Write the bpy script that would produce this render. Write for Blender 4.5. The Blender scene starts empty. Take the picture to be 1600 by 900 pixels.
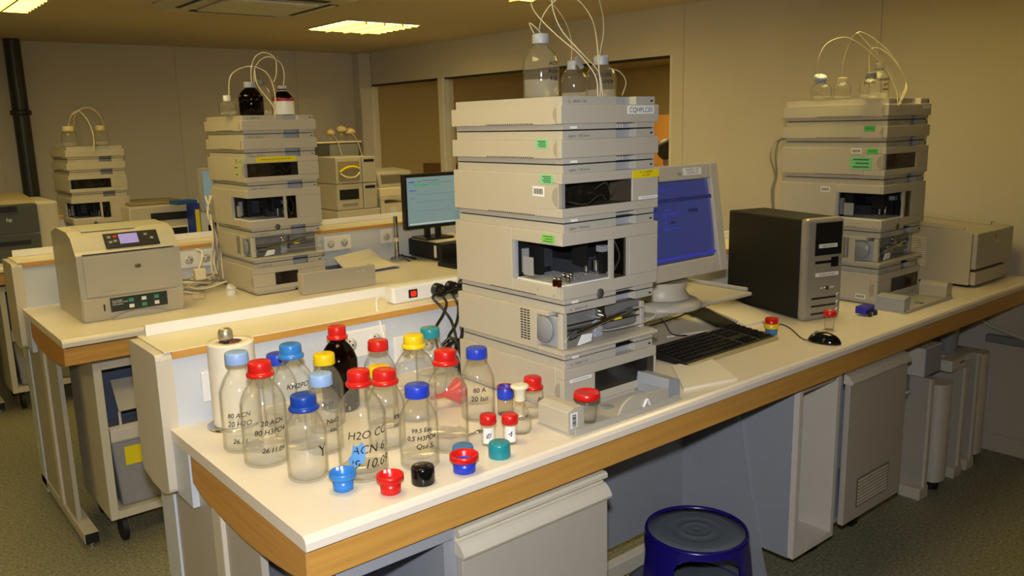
import bpy, math, random
from mathutils import Vector, Matrix
random.seed(7)
S = bpy.context.scene
COL = S.collection
PI = math.pi
W = 0.86                      # worktop height above the floor
FL = 1296.35                  # focal length in pixels of a 1600 px wide frame
RC = Matrix(((0.76996556, -0.63767578, -0.02286134), (-0.14120547, -0.13534082, -0.98068541), (0.62226526, 0.75832213, -0.19425108)))
EYE = Vector((0, 0, W + 0.72))
# ---------------------------------------------------------------- camera, world, lights, exposure
cd = bpy.data.cameras.new('camera'); cam = bpy.data.objects.new('camera', cd); COL.objects.link(cam)
cd.sensor_width = 36; cd.lens = FL * 36 / 1600; cd.clip_start = 0.05
r0, r1, r2 = Vector(RC[0]), Vector(RC[1]), Vector(RC[2])
mw = Matrix((r0, -r1, -r2)).transposed().to_4x4(); mw.translation = EYE
cam.matrix_world = mw
S.camera = cam
S.view_settings.view_transform = 'Standard'; S.view_settings.look = 'None'
S.view_settings.gamma = 1; S.view_settings.use_curve_mapping = False
S.view_settings.exposure = 0.0
S.cycles.transparent_max_bounces = 48
S.cycles.max_bounces = 8
wd = bpy.data.worlds.new('world'); S.world = wd; wd.use_nodes = True
wd.node_tree.nodes['Background'].inputs[0].default_value = (1, .8, .5, 1)
wd.node_tree.nodes['Background'].inputs[1].default_value = 0.01
# the camera's flash, sitting just above the lens
fl = bpy.data.lights.new('camera_flash', 'SPOT'); fl.energy = 160; fl.color = (.94, .95, 1.0)
fl.spot_size = math.radians(92); fl.spot_blend = 1.0; fl.shadow_soft_size = 0.028
flo = bpy.data.objects.new('camera_flash', fl); COL.objects.link(flo)
flo.location = EYE + Vector((0.0, 0.0, 0.13))
flo.rotation_euler = (Vector((1.12, 1.62, W - 0.02)) - flo.location).to_track_quat('-Z', 'Y').to_euler()
LAMP = 11.0                    # radiance of the ceiling lamps
LAMPC = (1.0, 0.80, 0.30)

# ---------------------------------------------------------------- helpers
def at(x, y, **k):            # the point where the sight line of a pixel meets a plane of the room
    d = RC.transposed() @ Vector(((x - 800) / FL, (y - 450) / FL, 1.0))
    (a, v), = k.items(); i = 'XYZ'.index(a)
    t = (v - EYE[i]) / d[i]
    return EYE + d * t
def wt(x, y, z=0.0): return at(x, y, Z=W + z)
def lin(c):
    c = c / 255.0
    return c / 12.92 if c <= 0.04045 else ((c + 0.055) / 1.055) ** 2.4
MATS = {}
def pm(name, rgb, rough=0.5, metal=0.0, var=0.04, scale=30, bump=0.0, emit=0.0, coat=0.0, spec=0.5):
    if name in MATS: return MATS[name]
    m = bpy.data.materials.new(name); m.use_nodes = True
    nt = m.node_tree; b = nt.nodes['Principled BSDF']
    c = [lin(v) for v in rgb]
    b.inputs['Roughness'].default_value = rough; b.inputs['Metallic'].default_value = metal
    b.inputs['Specular IOR Level'].default_value = spec
    if coat: b.inputs['Coat Weight'].default_value = coat
    tc = nt.nodes.new('ShaderNodeTexCoord'); nz = nt.nodes.new('ShaderNodeTexNoise')
    nz.inputs['Scale'].default_value = scale; nz.inputs['Detail'].default_value = 3
    nt.links.new(tc.outputs['Object'], nz.inputs['Vector'])
    rp = nt.nodes.new('ShaderNodeValToRGB')
    rp.color_ramp.elements[0].position = .3; rp.color_ramp.elements[1].position = .7
    rp.color_ramp.elements[0].color = (*[v * (1 - var) for v in c], 1)
    rp.color_ramp.elements[1].color = (*[min(1, v * (1 + var)) for v in c], 1)
    nt.links.new(nz.outputs[0], rp.inputs[0]); nt.links.new(rp.outputs[0], b.inputs['Base Color'])
    if bump:
        bp = nt.nodes.new('ShaderNodeBump'); bp.inputs['Strength'].default_value = bump; bp.inputs['Distance'].default_value = .002
        nt.links.new(nz.outputs[0], bp.inputs['Height']); nt.links.new(bp.outputs[0], b.inputs['Normal'])
    if emit:
        b.inputs['Emission Color'].default_value = (*c, 1); b.inputs['Emission Strength'].default_value = emit
    MATS[name] = m
    return m
def wood(name, rgb, axis='X'):
    m = bpy.data.materials.new(name); m.use_nodes = True; nt = m.node_tree; b = nt.nodes['Principled BSDF']
    tc = nt.nodes.new('ShaderNodeTexCoord'); mp = nt.nodes.new('ShaderNodeMapping'); nz = nt.nodes.new('ShaderNodeTexNoise')
    mp.inputs['Scale'].default_value = (3, 60, 60) if axis == 'X' else (60, 3, 60)
    nz.inputs['Scale'].default_value = 1.5; nz.inputs['Detail'].default_value = 5
    rp = nt.nodes.new('ShaderNodeValToRGB'); c = [lin(v) for v in rgb]
    rp.color_ramp.elements[0].position = .3; rp.color_ramp.elements[1].position = .75
    rp.color_ramp.elements[0].color = (*[v * .86 for v in c], 1); rp.color_ramp.elements[1].color = (*[v * 1.08 for v in c], 1)
    nt.links.new(tc.outputs['Object'], mp.inputs[0]); nt.links.new(mp.outputs[0], nz.inputs['Vector'])
    nt.links.new(nz.outputs[0], rp.inputs[0]); nt.links.new(rp.outputs[0], b.inputs['Base Color'])
    b.inputs['Roughness'].default_value = .42
    return m
def glassy(name, tint, edge, refl=0.9, rough=0.05, bias=0.06, body=None, lit_white=0.0):
    # clear thin-walled material: see-through straight on, denser and shinier towards its rims
    m = bpy.data.materials.new(name); m.use_nodes = True; nt = m.node_tree
    for n in list(nt.nodes): nt.nodes.remove(n)
    out = nt.nodes.new('ShaderNodeOutputMaterial'); tr = nt.nodes.new('ShaderNodeBsdfTransparent')
    gl = nt.nodes.new('ShaderNodeBsdfGlossy'); gl.inputs['Roughness'].default_value = rough
    gl.inputs['Color'].default_value = (refl, refl, refl, 1)
    lw = nt.nodes.new('ShaderNodeLayerWeight'); lw.inputs['Blend'].default_value = .5
    rp = nt.nodes.new('ShaderNodeValToRGB')
    rp.color_ramp.elements[0].position = 0.55; rp.color_ramp.elements[0].color = (*tint, 1)
    rp.color_ramp.elements[1].position = 1.0; rp.color_ramp.elements[1].color = (*edge, 1)
    nt.links.new(lw.outputs['Facing'], rp.inputs[0]); nt.links.new(rp.outputs[0], tr.inputs[0])
    pw = nt.nodes.new('ShaderNodeMath'); pw.operation = 'POWER'; pw.inputs[1].default_value = 5.0
    nt.links.new(lw.outputs['Facing'], pw.inputs[0])
    ad = nt.nodes.new('ShaderNodeMath'); ad.operation = 'MULTIPLY_ADD'; ad.inputs[1].default_value = .55; ad.inputs[2].default_value = bias; ad.use_clamp = True
    nt.links.new(pw.outputs[0], ad.inputs[0])
    mx = nt.nodes.new('ShaderNodeMixShader')
    nt.links.new(ad.outputs[0], mx.inputs[0]); nt.links.new(tr.outputs[0], mx.inputs[1]); nt.links.new(gl.outputs[0], mx.inputs[2])
    if body:
        df = nt.nodes.new('ShaderNodeBsdfRefraction'); df.inputs['IOR'].default_value = 1.33; df.inputs['Color'].default_value = (*body, 1)
        m2 = nt.nodes.new('ShaderNodeMixShader'); m2.inputs[0].default_value = .5
        m2.inputs[0].default_value = .35; nt.links.new(tr.outputs[0], m2.inputs[1]); nt.links.new(df.outputs[0], m2.inputs[2]); nt.links.new(m2.outputs[0], mx.inputs[1])
    last = mx.outputs[0]
    if lit_white:    # white mixed in to stand for bright light refracted by glass and liquid
        di = nt.nodes.new('ShaderNodeBsdfDiffuse'); ts = nt.nodes.new('ShaderNodeBsdfTranslucent'); m3 = nt.nodes.new('ShaderNodeMixShader'); m4 = nt.nodes.new('ShaderNodeMixShader')
        di.inputs[0].default_value = (.95, .94, .88, 1); ts.inputs[0].default_value = (.95, .94, .88, 1); m4.inputs[0].default_value = lit_white
        nt.links.new(di.outputs[0], m3.inputs[1]); nt.links.new(ts.outputs[0], m3.inputs[2]); nt.links.new(last, m4.inputs[1]); nt.links.new(m3.outputs[0], m4.inputs[2]); last = m4.outputs[0]
    nt.links.new(last, out.inputs[0]); MATS[name] = m
    return m

class MB:
    def __init__(s, off=(0, 0, 0)):
        s.v = []; s.f = []; s.mi = []; s.sm = []; s.o = Vector(off)
    def add(s, vs, fs, mi=0, sm=False):
        n = len(s.v); s.v += [tuple(Vector(p) + s.o) for p in vs]
        for f in fs: s.f.append([n + i for i in f]); s.mi.append(mi); s.sm.append(sm)
        return s
    def box(s, x0, x1, y0, y1, z0, z1, mi=0):
        vs = [(x, y, z) for z in (z0, z1) for y in (y0, y1) for x in (x0, x1)]
        return s.add(vs, [(0, 2, 3, 1), (4, 5, 7, 6), (0, 1, 5, 4), (2, 6, 7, 3), (0, 4, 6, 2), (1, 3, 7, 5)], mi)
    def hexa(s, pts, mi=0):    # eight corners ordered like box
        return s.add(pts, [(0, 2, 3, 1), (4, 5, 7, 6), (0, 1, 5, 4), (2, 6, 7, 3), (0, 4, 6, 2), (1, 3, 7, 5)], mi)
    def lathe(s, prof, c=(0, 0, 0), seg=32, mi=0, sm=True, rib=0.0, cap=True, axis='Z'):
        n = len(prof); vs = []; c = Vector(c)
        for j in range(seg):
            a = 2 * PI * j / seg; k = 1 - (rib if j % 2 else 0)
            for (r, z) in prof:
                x, y = r * k * math.cos(a), r * k * math.sin(a)
                p = Vector((x, y, z)) if axis == 'Z' else (Vector((x, z, y)) if axis == 'Y' else Vector((z, x, y)))
                vs.append(c + p)
        fs = [(j * n + i, ((j + 1) % seg) * n + i, ((j + 1) % seg) * n + i + 1, j * n + i + 1) for j in range(seg) for i in range(n - 1)]
        if axis == 'Y': fs = [tuple(reversed(f)) for f in fs]
        s.add(vs, fs, mi, sm)
        if cap:
            if prof[0][0] > 1e-5: s.add([vs[j * n] for j in range(seg)][::(-1 if axis != 'Y' else 1)], [tuple(range(seg))], mi)
            if prof[-1][0] > 1e-5: s.add([vs[j * n + n - 1] for j in range(seg)][::(1 if axis != 'Y' else -1)], [tuple(range(seg))], mi)
        return s
    def cyl(s, c, r, h, seg=24, mi=0, axis='Z', sm=True): return s.lathe([(r, 0), (r, h)], c, seg, mi, sm, axis=axis)
    def prism(s, poly, a0, a1, axis='Y', mi=0, sm=False):   # 2-D outline pushed along an axis
        def P(u, v, a): return {'X': (a, u, v), 'Y': (u, a, v), 'Z': (u, v, a)}[axis]
        n = len(poly); vs = [P(u, v, a0) for u, v in poly] + [P(u, v, a1) for u, v in poly]
        s.add(vs, [(i, (i + 1) % n, n + (i + 1) % n, n + i) for i in range(n)], mi, sm)
        return s.add(vs, [tuple(range(n))[::-1], tuple(range(n, 2 * n))], mi)
    def tube(s, pts, r, seg=8, mi=0, sub=6, closed=False):
        P = [Vector(p) for p in pts]; Q = []
        if sub > 1 and len(P) > 2:
            for i in range(len(P) - 1):
                p0 = P[max(0, i - 1)]; p1 = P[i]; p2 = P[i + 1]; p3 = P[min(len(P) - 1, i + 2)]
                for k in range(sub):
                    t = k / sub
                    Q.append(.5 * ((2 * p1) + (-p0 + p2) * t + (2 * p0 - 5 * p1 + 4 * p2 - p3) * t * t + (-p0 + 3 * p1 - 3 * p2 + p3) * t ** 3))
            Q.append(P[-1])
        else: Q = P
        n = len(Q); u = None; vs = []
        for i, p in enumerate(Q):
            d = (Q[min(n - 1, i + 1)] - Q[max(0, i - 1)])
            d = d.normalized() if d.length > 1e-9 else Vector((0, 0, 1))
            if u is None: u = d.cross(Vector((0, 0, 1)) if abs(d.z) < .9 else Vector((1, 0, 0)))
            u = (u - d * u.dot(d)).normalized(); w = d.cross(u)
            for j in range(seg):
                a = 2 * PI * j / seg; vs.append(p + (u * math.cos(a) + w * math.sin(a)) * r)
        s.add(vs, [(i * seg + j, i * seg + (j + 1) % seg, (i + 1) * seg + (j + 1) % seg, (i + 1) * seg + j) for i in range(n - 1) for j in range(seg)], mi, True)
        return s.add(vs, [tuple(range(seg))[::-1], tuple(range((n - 1) * seg, n * seg))], mi)
    def ball(s, c, r, seg=16, mi=0, sc=(1, 1, 1)):
        n = seg // 2
        prof = [(max(1e-4, r * math.sin(PI * i / n)), -r * math.cos(PI * i / n)) for i in range(n + 1)]
        k = len(s.v); s.lathe(prof, (0, 0, 0), seg, mi, True, cap=False)
        c = Vector(c)
        for i in range(k, len(s.v)):
            p = Vector(s.v[i]) - s.o
            s.v[i] = tuple(Vector((p.x * sc[0], p.y * sc[1], p.z * sc[2])) + c + s.o)
        return s
def obj(name, mb, mats, parent=None, bevel=0.0, loc=None, rot=None, label=None):
    me = bpy.data.meshes.new(name); me.from_pydata(mb.v, [], mb.f)
    if not isinstance(mats, (list, tuple)): mats = [mats]
    for m in mats: me.materials.append(m)
    me.polygons.foreach_set('material_index', mb.mi); me.polygons.foreach_set('use_smooth', mb.sm); me.update()
    o = bpy.data.objects.new(name, me); COL.objects.link(o)
    if parent is not None: o.parent = parent
    if loc: o.location = loc
    if rot: o.rotation_euler = rot
    if bevel:
        b = o.modifiers.new('bevel', 'BEVEL'); b.width = bevel; b.segments = 2; b.limit_method = 'ANGLE'; b.angle_limit = math.radians(50)
    if label: o['label'] = label
    return o
def thing(name, label, cat, loc=(0, 0, 0), rotz=0.0, group=None):
    o = bpy.data.objects.new(name, None); COL.objects.link(o); o.empty_display_size = .05
    o.location = loc; o.rotation_euler = (0, 0, rotz); o['label'] = label; o['category'] = cat
    if group: o['group'] = group
    return o
def tag(o, label, cat, group=None):
    o['label'] = label; o['category'] = cat
    if group: o['group'] = group
    return o
def struct(o): o['kind'] = 'structure'; return o
def text_mb(s, size, bend=0.0, shear=0.0, depth=0.0004, weight=0.0, align='CENTER'):
    cu = bpy.data.curves.new('t', 'FONT'); cu.body = s; cu.size = size; cu.align_x = align; cu.shear = shear
    cu.offset = weight; cu.resolution_u = 3; cu.space_line = .95
    o = bpy.data.objects.new('t', cu); COL.objects.link(o)
    bpy.context.view_layer.update()
    me = bpy.data.meshes.new_from_object(o.evaluated_get(bpy.context.evaluated_depsgraph_get()))
    mb = MB(); vs = []
    for v in me.vertices:
        x, y = v.co.x, v.co.y
        if bend: a = x / bend; vs.append((bend * math.sin(a), -bend * math.cos(a), y))
        else: vs.append((x, -depth, y))
    mb.add(vs, [tuple(p.vertices) for p in me.polygons])
    bpy.data.objects.remove(o); bpy.data.curves.remove(cu); bpy.data.meshes.remove(me)
    return mb
def text(name, s, size, mat, parent, loc, rotz=0.0, rx=0.0, **k):
    return obj(name, text_mb(s, size, **k), mat, parent, loc=loc, rot=(rx, 0, rotz))

# ---------------------------------------------------------------- materials
m_wall = pm('wall_paint', (205, 196, 178), .55, var=.02, scale=3)
m_ceil = pm('ceiling_paint', (205, 190, 160), .7, var=.02, scale=2)
m_trim = pm('pale_trim', (215, 210, 198), .4, var=.02)
m_lam = pm('white_laminate', (236, 224, 205), .28, var=.012, scale=60)
m_edge = pm('laminate_edge', (214, 214, 222), .3, var=.01)
m_woodx = wood('beech_x', (206, 152, 72), 'X'); m_woody = wood('beech_y', (206, 150, 76), 'Y')
m_shelf = pm('cream_shelf', (238, 224, 188), .35, var=.015)
m_pan = pm('grey_white_panel', (204, 208, 214), .4, var=.015)
m_under = pm('blue_grey_panel', (150, 153, 160), .5, var=.02)
m_cap = pm('moulded_cream', (208, 198, 178), .42, var=.015)
m_cab = pm('cabinet_beige', (178, 170, 156), .45, var=.015)
m_cabin = pm('cabinet_inside', (208, 200, 186), .5, var=.02)
m_steel = pm('cream_steel', (206, 198, 176), .35, var=.02)
m_dark = pm('black_void', (14, 14, 16), .6, var=.05)
m_blk = pm('black_plastic', (22, 22, 25), .3, var=.05)
m_blkm = pm('black_matt', (15, 14, 13), .6, var=.06)
m_pl = pm('instrument_beige', (190, 182, 163), .42, var=.012, scale=8)
m_pl2 = pm('instrument_band', (184, 178, 163), .42, var=.012, scale=8)
m_grv = pm('instrument_recess', (160, 163, 168), .4, var=.03)
m_grey = pm('mid_grey_plastic', (140, 140, 138), .45, var=.03)
m_gm = pm('grey_metal', (120, 120, 118), .35, .6, var=.06)
m_ss = pm('steel', (190, 188, 182), .22, 1.0, var=.03)
m_chr = pm('chrome', (220, 220, 218), .08, 1.0, var=.01)
m_wht = pm('white_plastic', (235, 232, 226), .35, var=.01)
m_paper = pm('paper', (238, 228, 205), .8, var=.01)
m_red = pm('red_cap', (212, 28, 22), .3, var=.02); m_blue = pm('blue_cap', (40, 66, 196), .3, var=.02)
m_dblue = pm('dark_blue_cap', (22, 66, 160), .3, var=.02); m_mblue = pm('mid_blue_cap', (52, 128, 206), .3, var=.02)
m_pblue = pm('pale_blue_cap', (150, 182, 230), .35, var=.02); m_yel = pm('yellow_cap', (240, 205, 20), .3, var=.02)
m_teal = pm('teal_cap', (36, 142, 152), .3, var=.02); m_gcap = pm('grey_cap', (165, 170, 180), .4, var=.03)
m_bgcap = pm('blue_grey_cap', (66, 120, 172), .35, var=.02); m_bk = pm('glossy_black_cap', (12, 12, 13), .12, var=.02)
m_ylab = pm('yellow_label', (236, 214, 20), .5, var=.02); m_glab = pm('green_label', (120, 214, 140), .5, var=.02)
m_glab2 = pm('bright_green_label', (120, 205, 80), .5, var=.02)
m_ink = pm('ink', (22, 20, 26), .6, var=.02)
m_wlab = pm('white_label', (240, 238, 232), .5, var=.01)
m_navy = pm('navy_plastic', (24, 18, 104), .25, var=.04); m_rub = pm('grey_rubber', (92, 100, 108), .55, var=.05, scale=80)
m_tubing = pm('clear_tubing', (205, 194, 162), .3, var=.02)
m_amb = glassy('amber_glass', (.30, .11, .015), (.03, .008, .0), .8, bias=.03)
m_glass = glassy('clear_glass', (.997, .997, .992), (.70, .70, .64), .95, bias=.02, lit_white=.03)
m_water = glassy('clear_liquid', (.995, .995, .985), (.9, .9, .84), .9, bias=.03, lit_white=.20)
m_surf = glassy('liquid_surface', (.97, .97, .95), (.8, .8, .76), 1.0, bias=.28, rough=.12)
m_smoke = glassy('smoked_window', (.62, .60, .58), (.2, .2, .2), .9, bias=.03)
m_pane = glassy('window_glass', (.97, .96, .93), (.8, .8, .75), .9, bias=.03)
m_clrp = glassy('clear_plastic', (.88, .86, .84), (.5, .5, .48), .8, rough=.15, bias=.05)

# ---------------------------------------------------------------- room shell
XR, YF, HC = 4.12, 7.16, W + 1.40
X0, Y0 = -2.6, -2.2
def floor_mat():
    m = bpy.data.materials.new('speckled_vinyl'); m.use_nodes = True; nt = m.node_tree; b = nt.nodes['Principled BSDF']
    tc = nt.nodes.new('ShaderNodeTexCoord'); n1 = nt.nodes.new('ShaderNodeTexNoise'); v = nt.nodes.new('ShaderNodeTexVoronoi')
    n1.inputs['Scale'].default_value = 90; n1.inputs['Detail'].default_value = 4; v.inputs['Scale'].default_value = 130
    rp = nt.nodes.new('ShaderNodeValToRGB'); rp.color_ramp.elements[0].position = .35; rp.color_ramp.elements[1].position = .68
    rp.color_ramp.elements[0].color = (*[lin(c) for c in (104, 102, 84)], 1); rp.color_ramp.elements[1].color = (*[lin(c) for c in (156, 151, 122)], 1)
    r2 = nt.nodes.new('ShaderNodeValToRGB'); r2.color_ramp.elements[0].position = .0; r2.color_ramp.elements[1].position = .22
    r2.color_ramp.elements[0].color = (.35, .34, .28, 1); r2.color_ramp.elements[1].color = (0, 0, 0, 1)
    mx = nt.nodes.new('ShaderNodeMixRGB'); mx.blend_type = 'ADD'; mx.inputs[0].default_value = .55
    nt.links.new(tc.outputs['Object'], n1.inputs['Vector']); nt.links.new(tc.outputs['Object'], v.inputs['Vector'])
    nt.links.new(n1.outputs[0], rp.inputs[0]); nt.links.new(v.outputs[0], r2.inputs[0])
    nt.links.new(rp.outputs[0], mx.inputs[1]); nt.links.new(r2.outputs[0], mx.inputs[2]); nt.links.new(mx.outputs[0], b.inputs['Base Color'])
    b.inputs['Roughness'].default_value = .45
    return m
struct(obj('floor', MB().box(X0 - .1, 8.6, Y0 - .1, 9.2, -.1, 0), floor_mat()))
struct(obj('ceiling', MB().box(X0 - .1, 8.6, Y0 - .1, 9.2, HC, HC + .1), m_ceil))
struct(obj('wall_far', MB().box(X0, XR + .1, YF, YF + .1, 0, HC), m_wall))
struct(obj('wall_left', MB().box(X0 - .1, X0, Y0, YF, 0, HC), m_wall))
struct(obj('wall_behind', MB().box(X0, XR + .1, Y0 - .1, Y0, 0, HC), m_wall))
WT, WB = W + 1.11, W + .12
wr = MB()
wr.box(XR, XR + .1, Y0, 3.42, 0, HC); wr.box(XR, XR + .1, 3.42, 7.10, WT, HC); wr.box(XR, XR + .1, 3.42, 7.10, 0, WB); wr.box(XR, XR + .1, 7.10, YF, WB, WT)
wr.box(XR, XR + .1, 7.10, YF, WT, HC); wr.box(XR, XR + .1, 7.10, YF, 0, WB)
struct(obj('wall_right', wr, m_wall))
def window(n, y0, y1):
    fr = MB(); t = .02
    fr.box(XR + .002, XR + .09, y0, y0 + t, WB, WT); fr.box(XR + .002, XR + .09, y1 - t, y1, WB, WT)
    fr.box(XR + .002, XR + .09, y0 + t, y1 - t, WT - .012, WT, 1); fr.box(XR + .002, XR + .09, y0 + t, y1 - t, WB, WB + t)
    o = struct(obj('window_%d' % n, fr, [m_trim, m_blkm]))
    obj('window_pane', MB().box(XR + .045, XR + .051, y0 + t, y1 - t, WB + t, WT - .012), m_pane, o)
window(1, 5.93, 7.10); window(2, 3.42, 5.87)
struct(obj('trim_1', MB().box(XR - .008, XR + .1, 5.87, 5.93, WB, WT), m_trim, bevel=.003))
for i, (x) in enumerate((1.05, 2.36, 3.42)):
    struct(obj('trim_%d' % (2 + i), MB().box(x, x + .035, YF - .006, YF, .1, HC), m_wall))
struct(obj('trim_5', MB().box(XR - .13, XR, YF - .13, YF, 0, HC), m_wall, bevel=.01))
for i, y in enumerate((2.11, 3.33, 0.9)):
    struct(obj('trim_%d' % (6 + i), MB().box(XR - .005, XR, y, y + .03, .08, HC), m_wall))
struct(obj('baseboard_right', MB().box(XR - .014, XR, Y0, YF - .14, 0, .085), m_cap, bevel=.003))
struct(obj('baseboard_far', MB().box(X0, XR - .14, YF - .014, YF, 0, .085), m_cap, bevel=.003))
# the room beyond the window
m_room2 = pm('tan_wall', (200, 180, 126), .7, var=.03, scale=2)
m_or = pm('orange_panel', (196, 136, 62), .6, var=.04)
struct(obj('wall_beyond', MB().box(8.4, 8.5, 1.5, 9.1, 0, HC), m_room2))
struct(obj('wall_beyond_left', MB().box(XR + .1, 8.4, 9.0, 9.1, 0, HC), m_room2))
struct(obj('wall_beyond_right', MB().box(XR + .1, 8.4, 1.5, 1.6, 0, HC), m_room2))
pp = thing('drain_pipe', 'dark grey vertical pipe with a collar against the far wall', 'pipe', (1.19, 7.06, 0))
obj('pipe', MB().cyl((0, 0, 0), .055, HC, 24), pm('dark_pipe', (46, 48, 44), .4), pp)
obj('collar', MB().lathe([(.055, 0), (.07, .005), (.07, .035), (.055, .04)], (0, 0, W + .86), 24), MATS['dark_pipe'], pp)

# ---------------------------------------------------------------- ceiling lamps and air conditioning
m_lampe = bpy.data.materials.new('lamp_glow'); m_lampe.use_nodes = True
_b = m_lampe.node_tree.nodes['Principled BSDF']; _b.inputs['Base Color'].default_value = (.8, .7, .4, 1)
_b.inputs['Emission Color'].default_value = (*LAMPC, 1); _b.inputs['Emission Strength'].default_value = LAMP
m_louv = pm('lamp_louvre', (235, 220, 150), .3, .3)
def ceiling_light(x, y, lab, dim=False):
    t = thing('ceiling_light', lab, 'ceiling light', (x, y, HC), 0, 'recessed ceiling lights')
    f = MB(); s = .30; f.box(-s, s, -s, -s + .02, -.006, -.0005); f.box(-s, s, s - .02, s, -.006, -.0005)
    f.box(-s, -s + .02, -s + .02, s - .02, -.006, -.0005); f.box(s - .02, s, -s + .02, s - .02, -.006, -.0005)
    obj('frame', f, m_ceil, t)
    obj('lamp_panel', MB().box(-.28, .28, -.28, .28, -.003, -.0008), m_lampe, t)
    for k in range(3):
        x_ = -.14 + .14 * k
        obj('louvre', MB().box(x_ - .006, x_ + .006, -.28, .28, -.02, -.0032), m_louv, t)
    g = MB()
    for k in range(7): y_ = -.245 + .0817 * k; g.box(-.28, .28, y_ - .002, y_ + .002, -.014, -.0032)
    obj('cross_louvre', g, m_louv, t)
for x, y, lb in ((3.03, 5.24, 'square louvred ceiling light glowing yellow over the far window corner'),
                 (0.74, 5.20, 'square ceiling light cut off by the top left corner of the photo'),
                 (2.93, 3.42, 'ceiling light of which only a sliver shows above the solvent tubes'),
                 (0.74, 3.42, 'ceiling light above the left printer bench, out of view'),
                 (0.74, 1.62, 'ceiling light above the bottles, out of view'),
                 (2.93, 1.62, 'ceiling light above the black computer, out of view'),
                 (-1.4, 3.42, 'ceiling light left of the benches, out of view'),
                 (-1.4, 1.62, 'unseen lamp added to brighten the left faces of the stacks')):  # last one is an added source, brightening the left faces of the stacks
    ceiling_light(x, y, lb)
ac = thing('air_conditioner', 'white ceiling cassette air conditioner at the top edge of the photo', 'air conditioner', (1.92, 4.42, HC))
obj('panel', MB().prism([(-.42, -.001), (-.36, -.035), (.36, -.035), (.42, -.001)], -.42, .42, 'Y'), m_wall, ac, bevel=.008)
obj('grille', MB().box(-.24, .24, -.24, .24, -.05, -.036), m_trim, ac, bevel=.006)
for sx in (-1, 1):
    obj('vent', MB().box(sx * .32 - .03, sx * .32 + .03, -.25, .25, -.038, -.0355), m_dark, ac)
    obj('vent', MB().box(-.25, .25, sx * .32 - .03, sx * .32 + .03, -.038, -.0355), m_dark, ac)
    obj('flap', MB().box(sx * .32 - .012, sx * .32 + .012, -.24, .24, -.044, -.0385), m_trim, ac)
# lamp of the next room, dim
t = thing('ceiling_lamp', 'lamp of the room beyond the window, out of view', 'ceiling light', (6.3, 5.8, HC))
me_ = bpy.data.materials.new('dim_glow'); me_.use_nodes = True; _b = me_.node_tree.nodes['Principled BSDF']
_b.inputs['Emission Color'].default_value = (1, .80, .36, 1); _b.inputs['Emission Strength'].default_value = 42.0
obj('lamp_panel', MB().box(-.3, .3, -.3, .3, -.006, -.001), me_, t); obj('frame', MB().box(-.32, .32, -.32, .32, -.0009, -.0003), m_trim, t)

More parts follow.
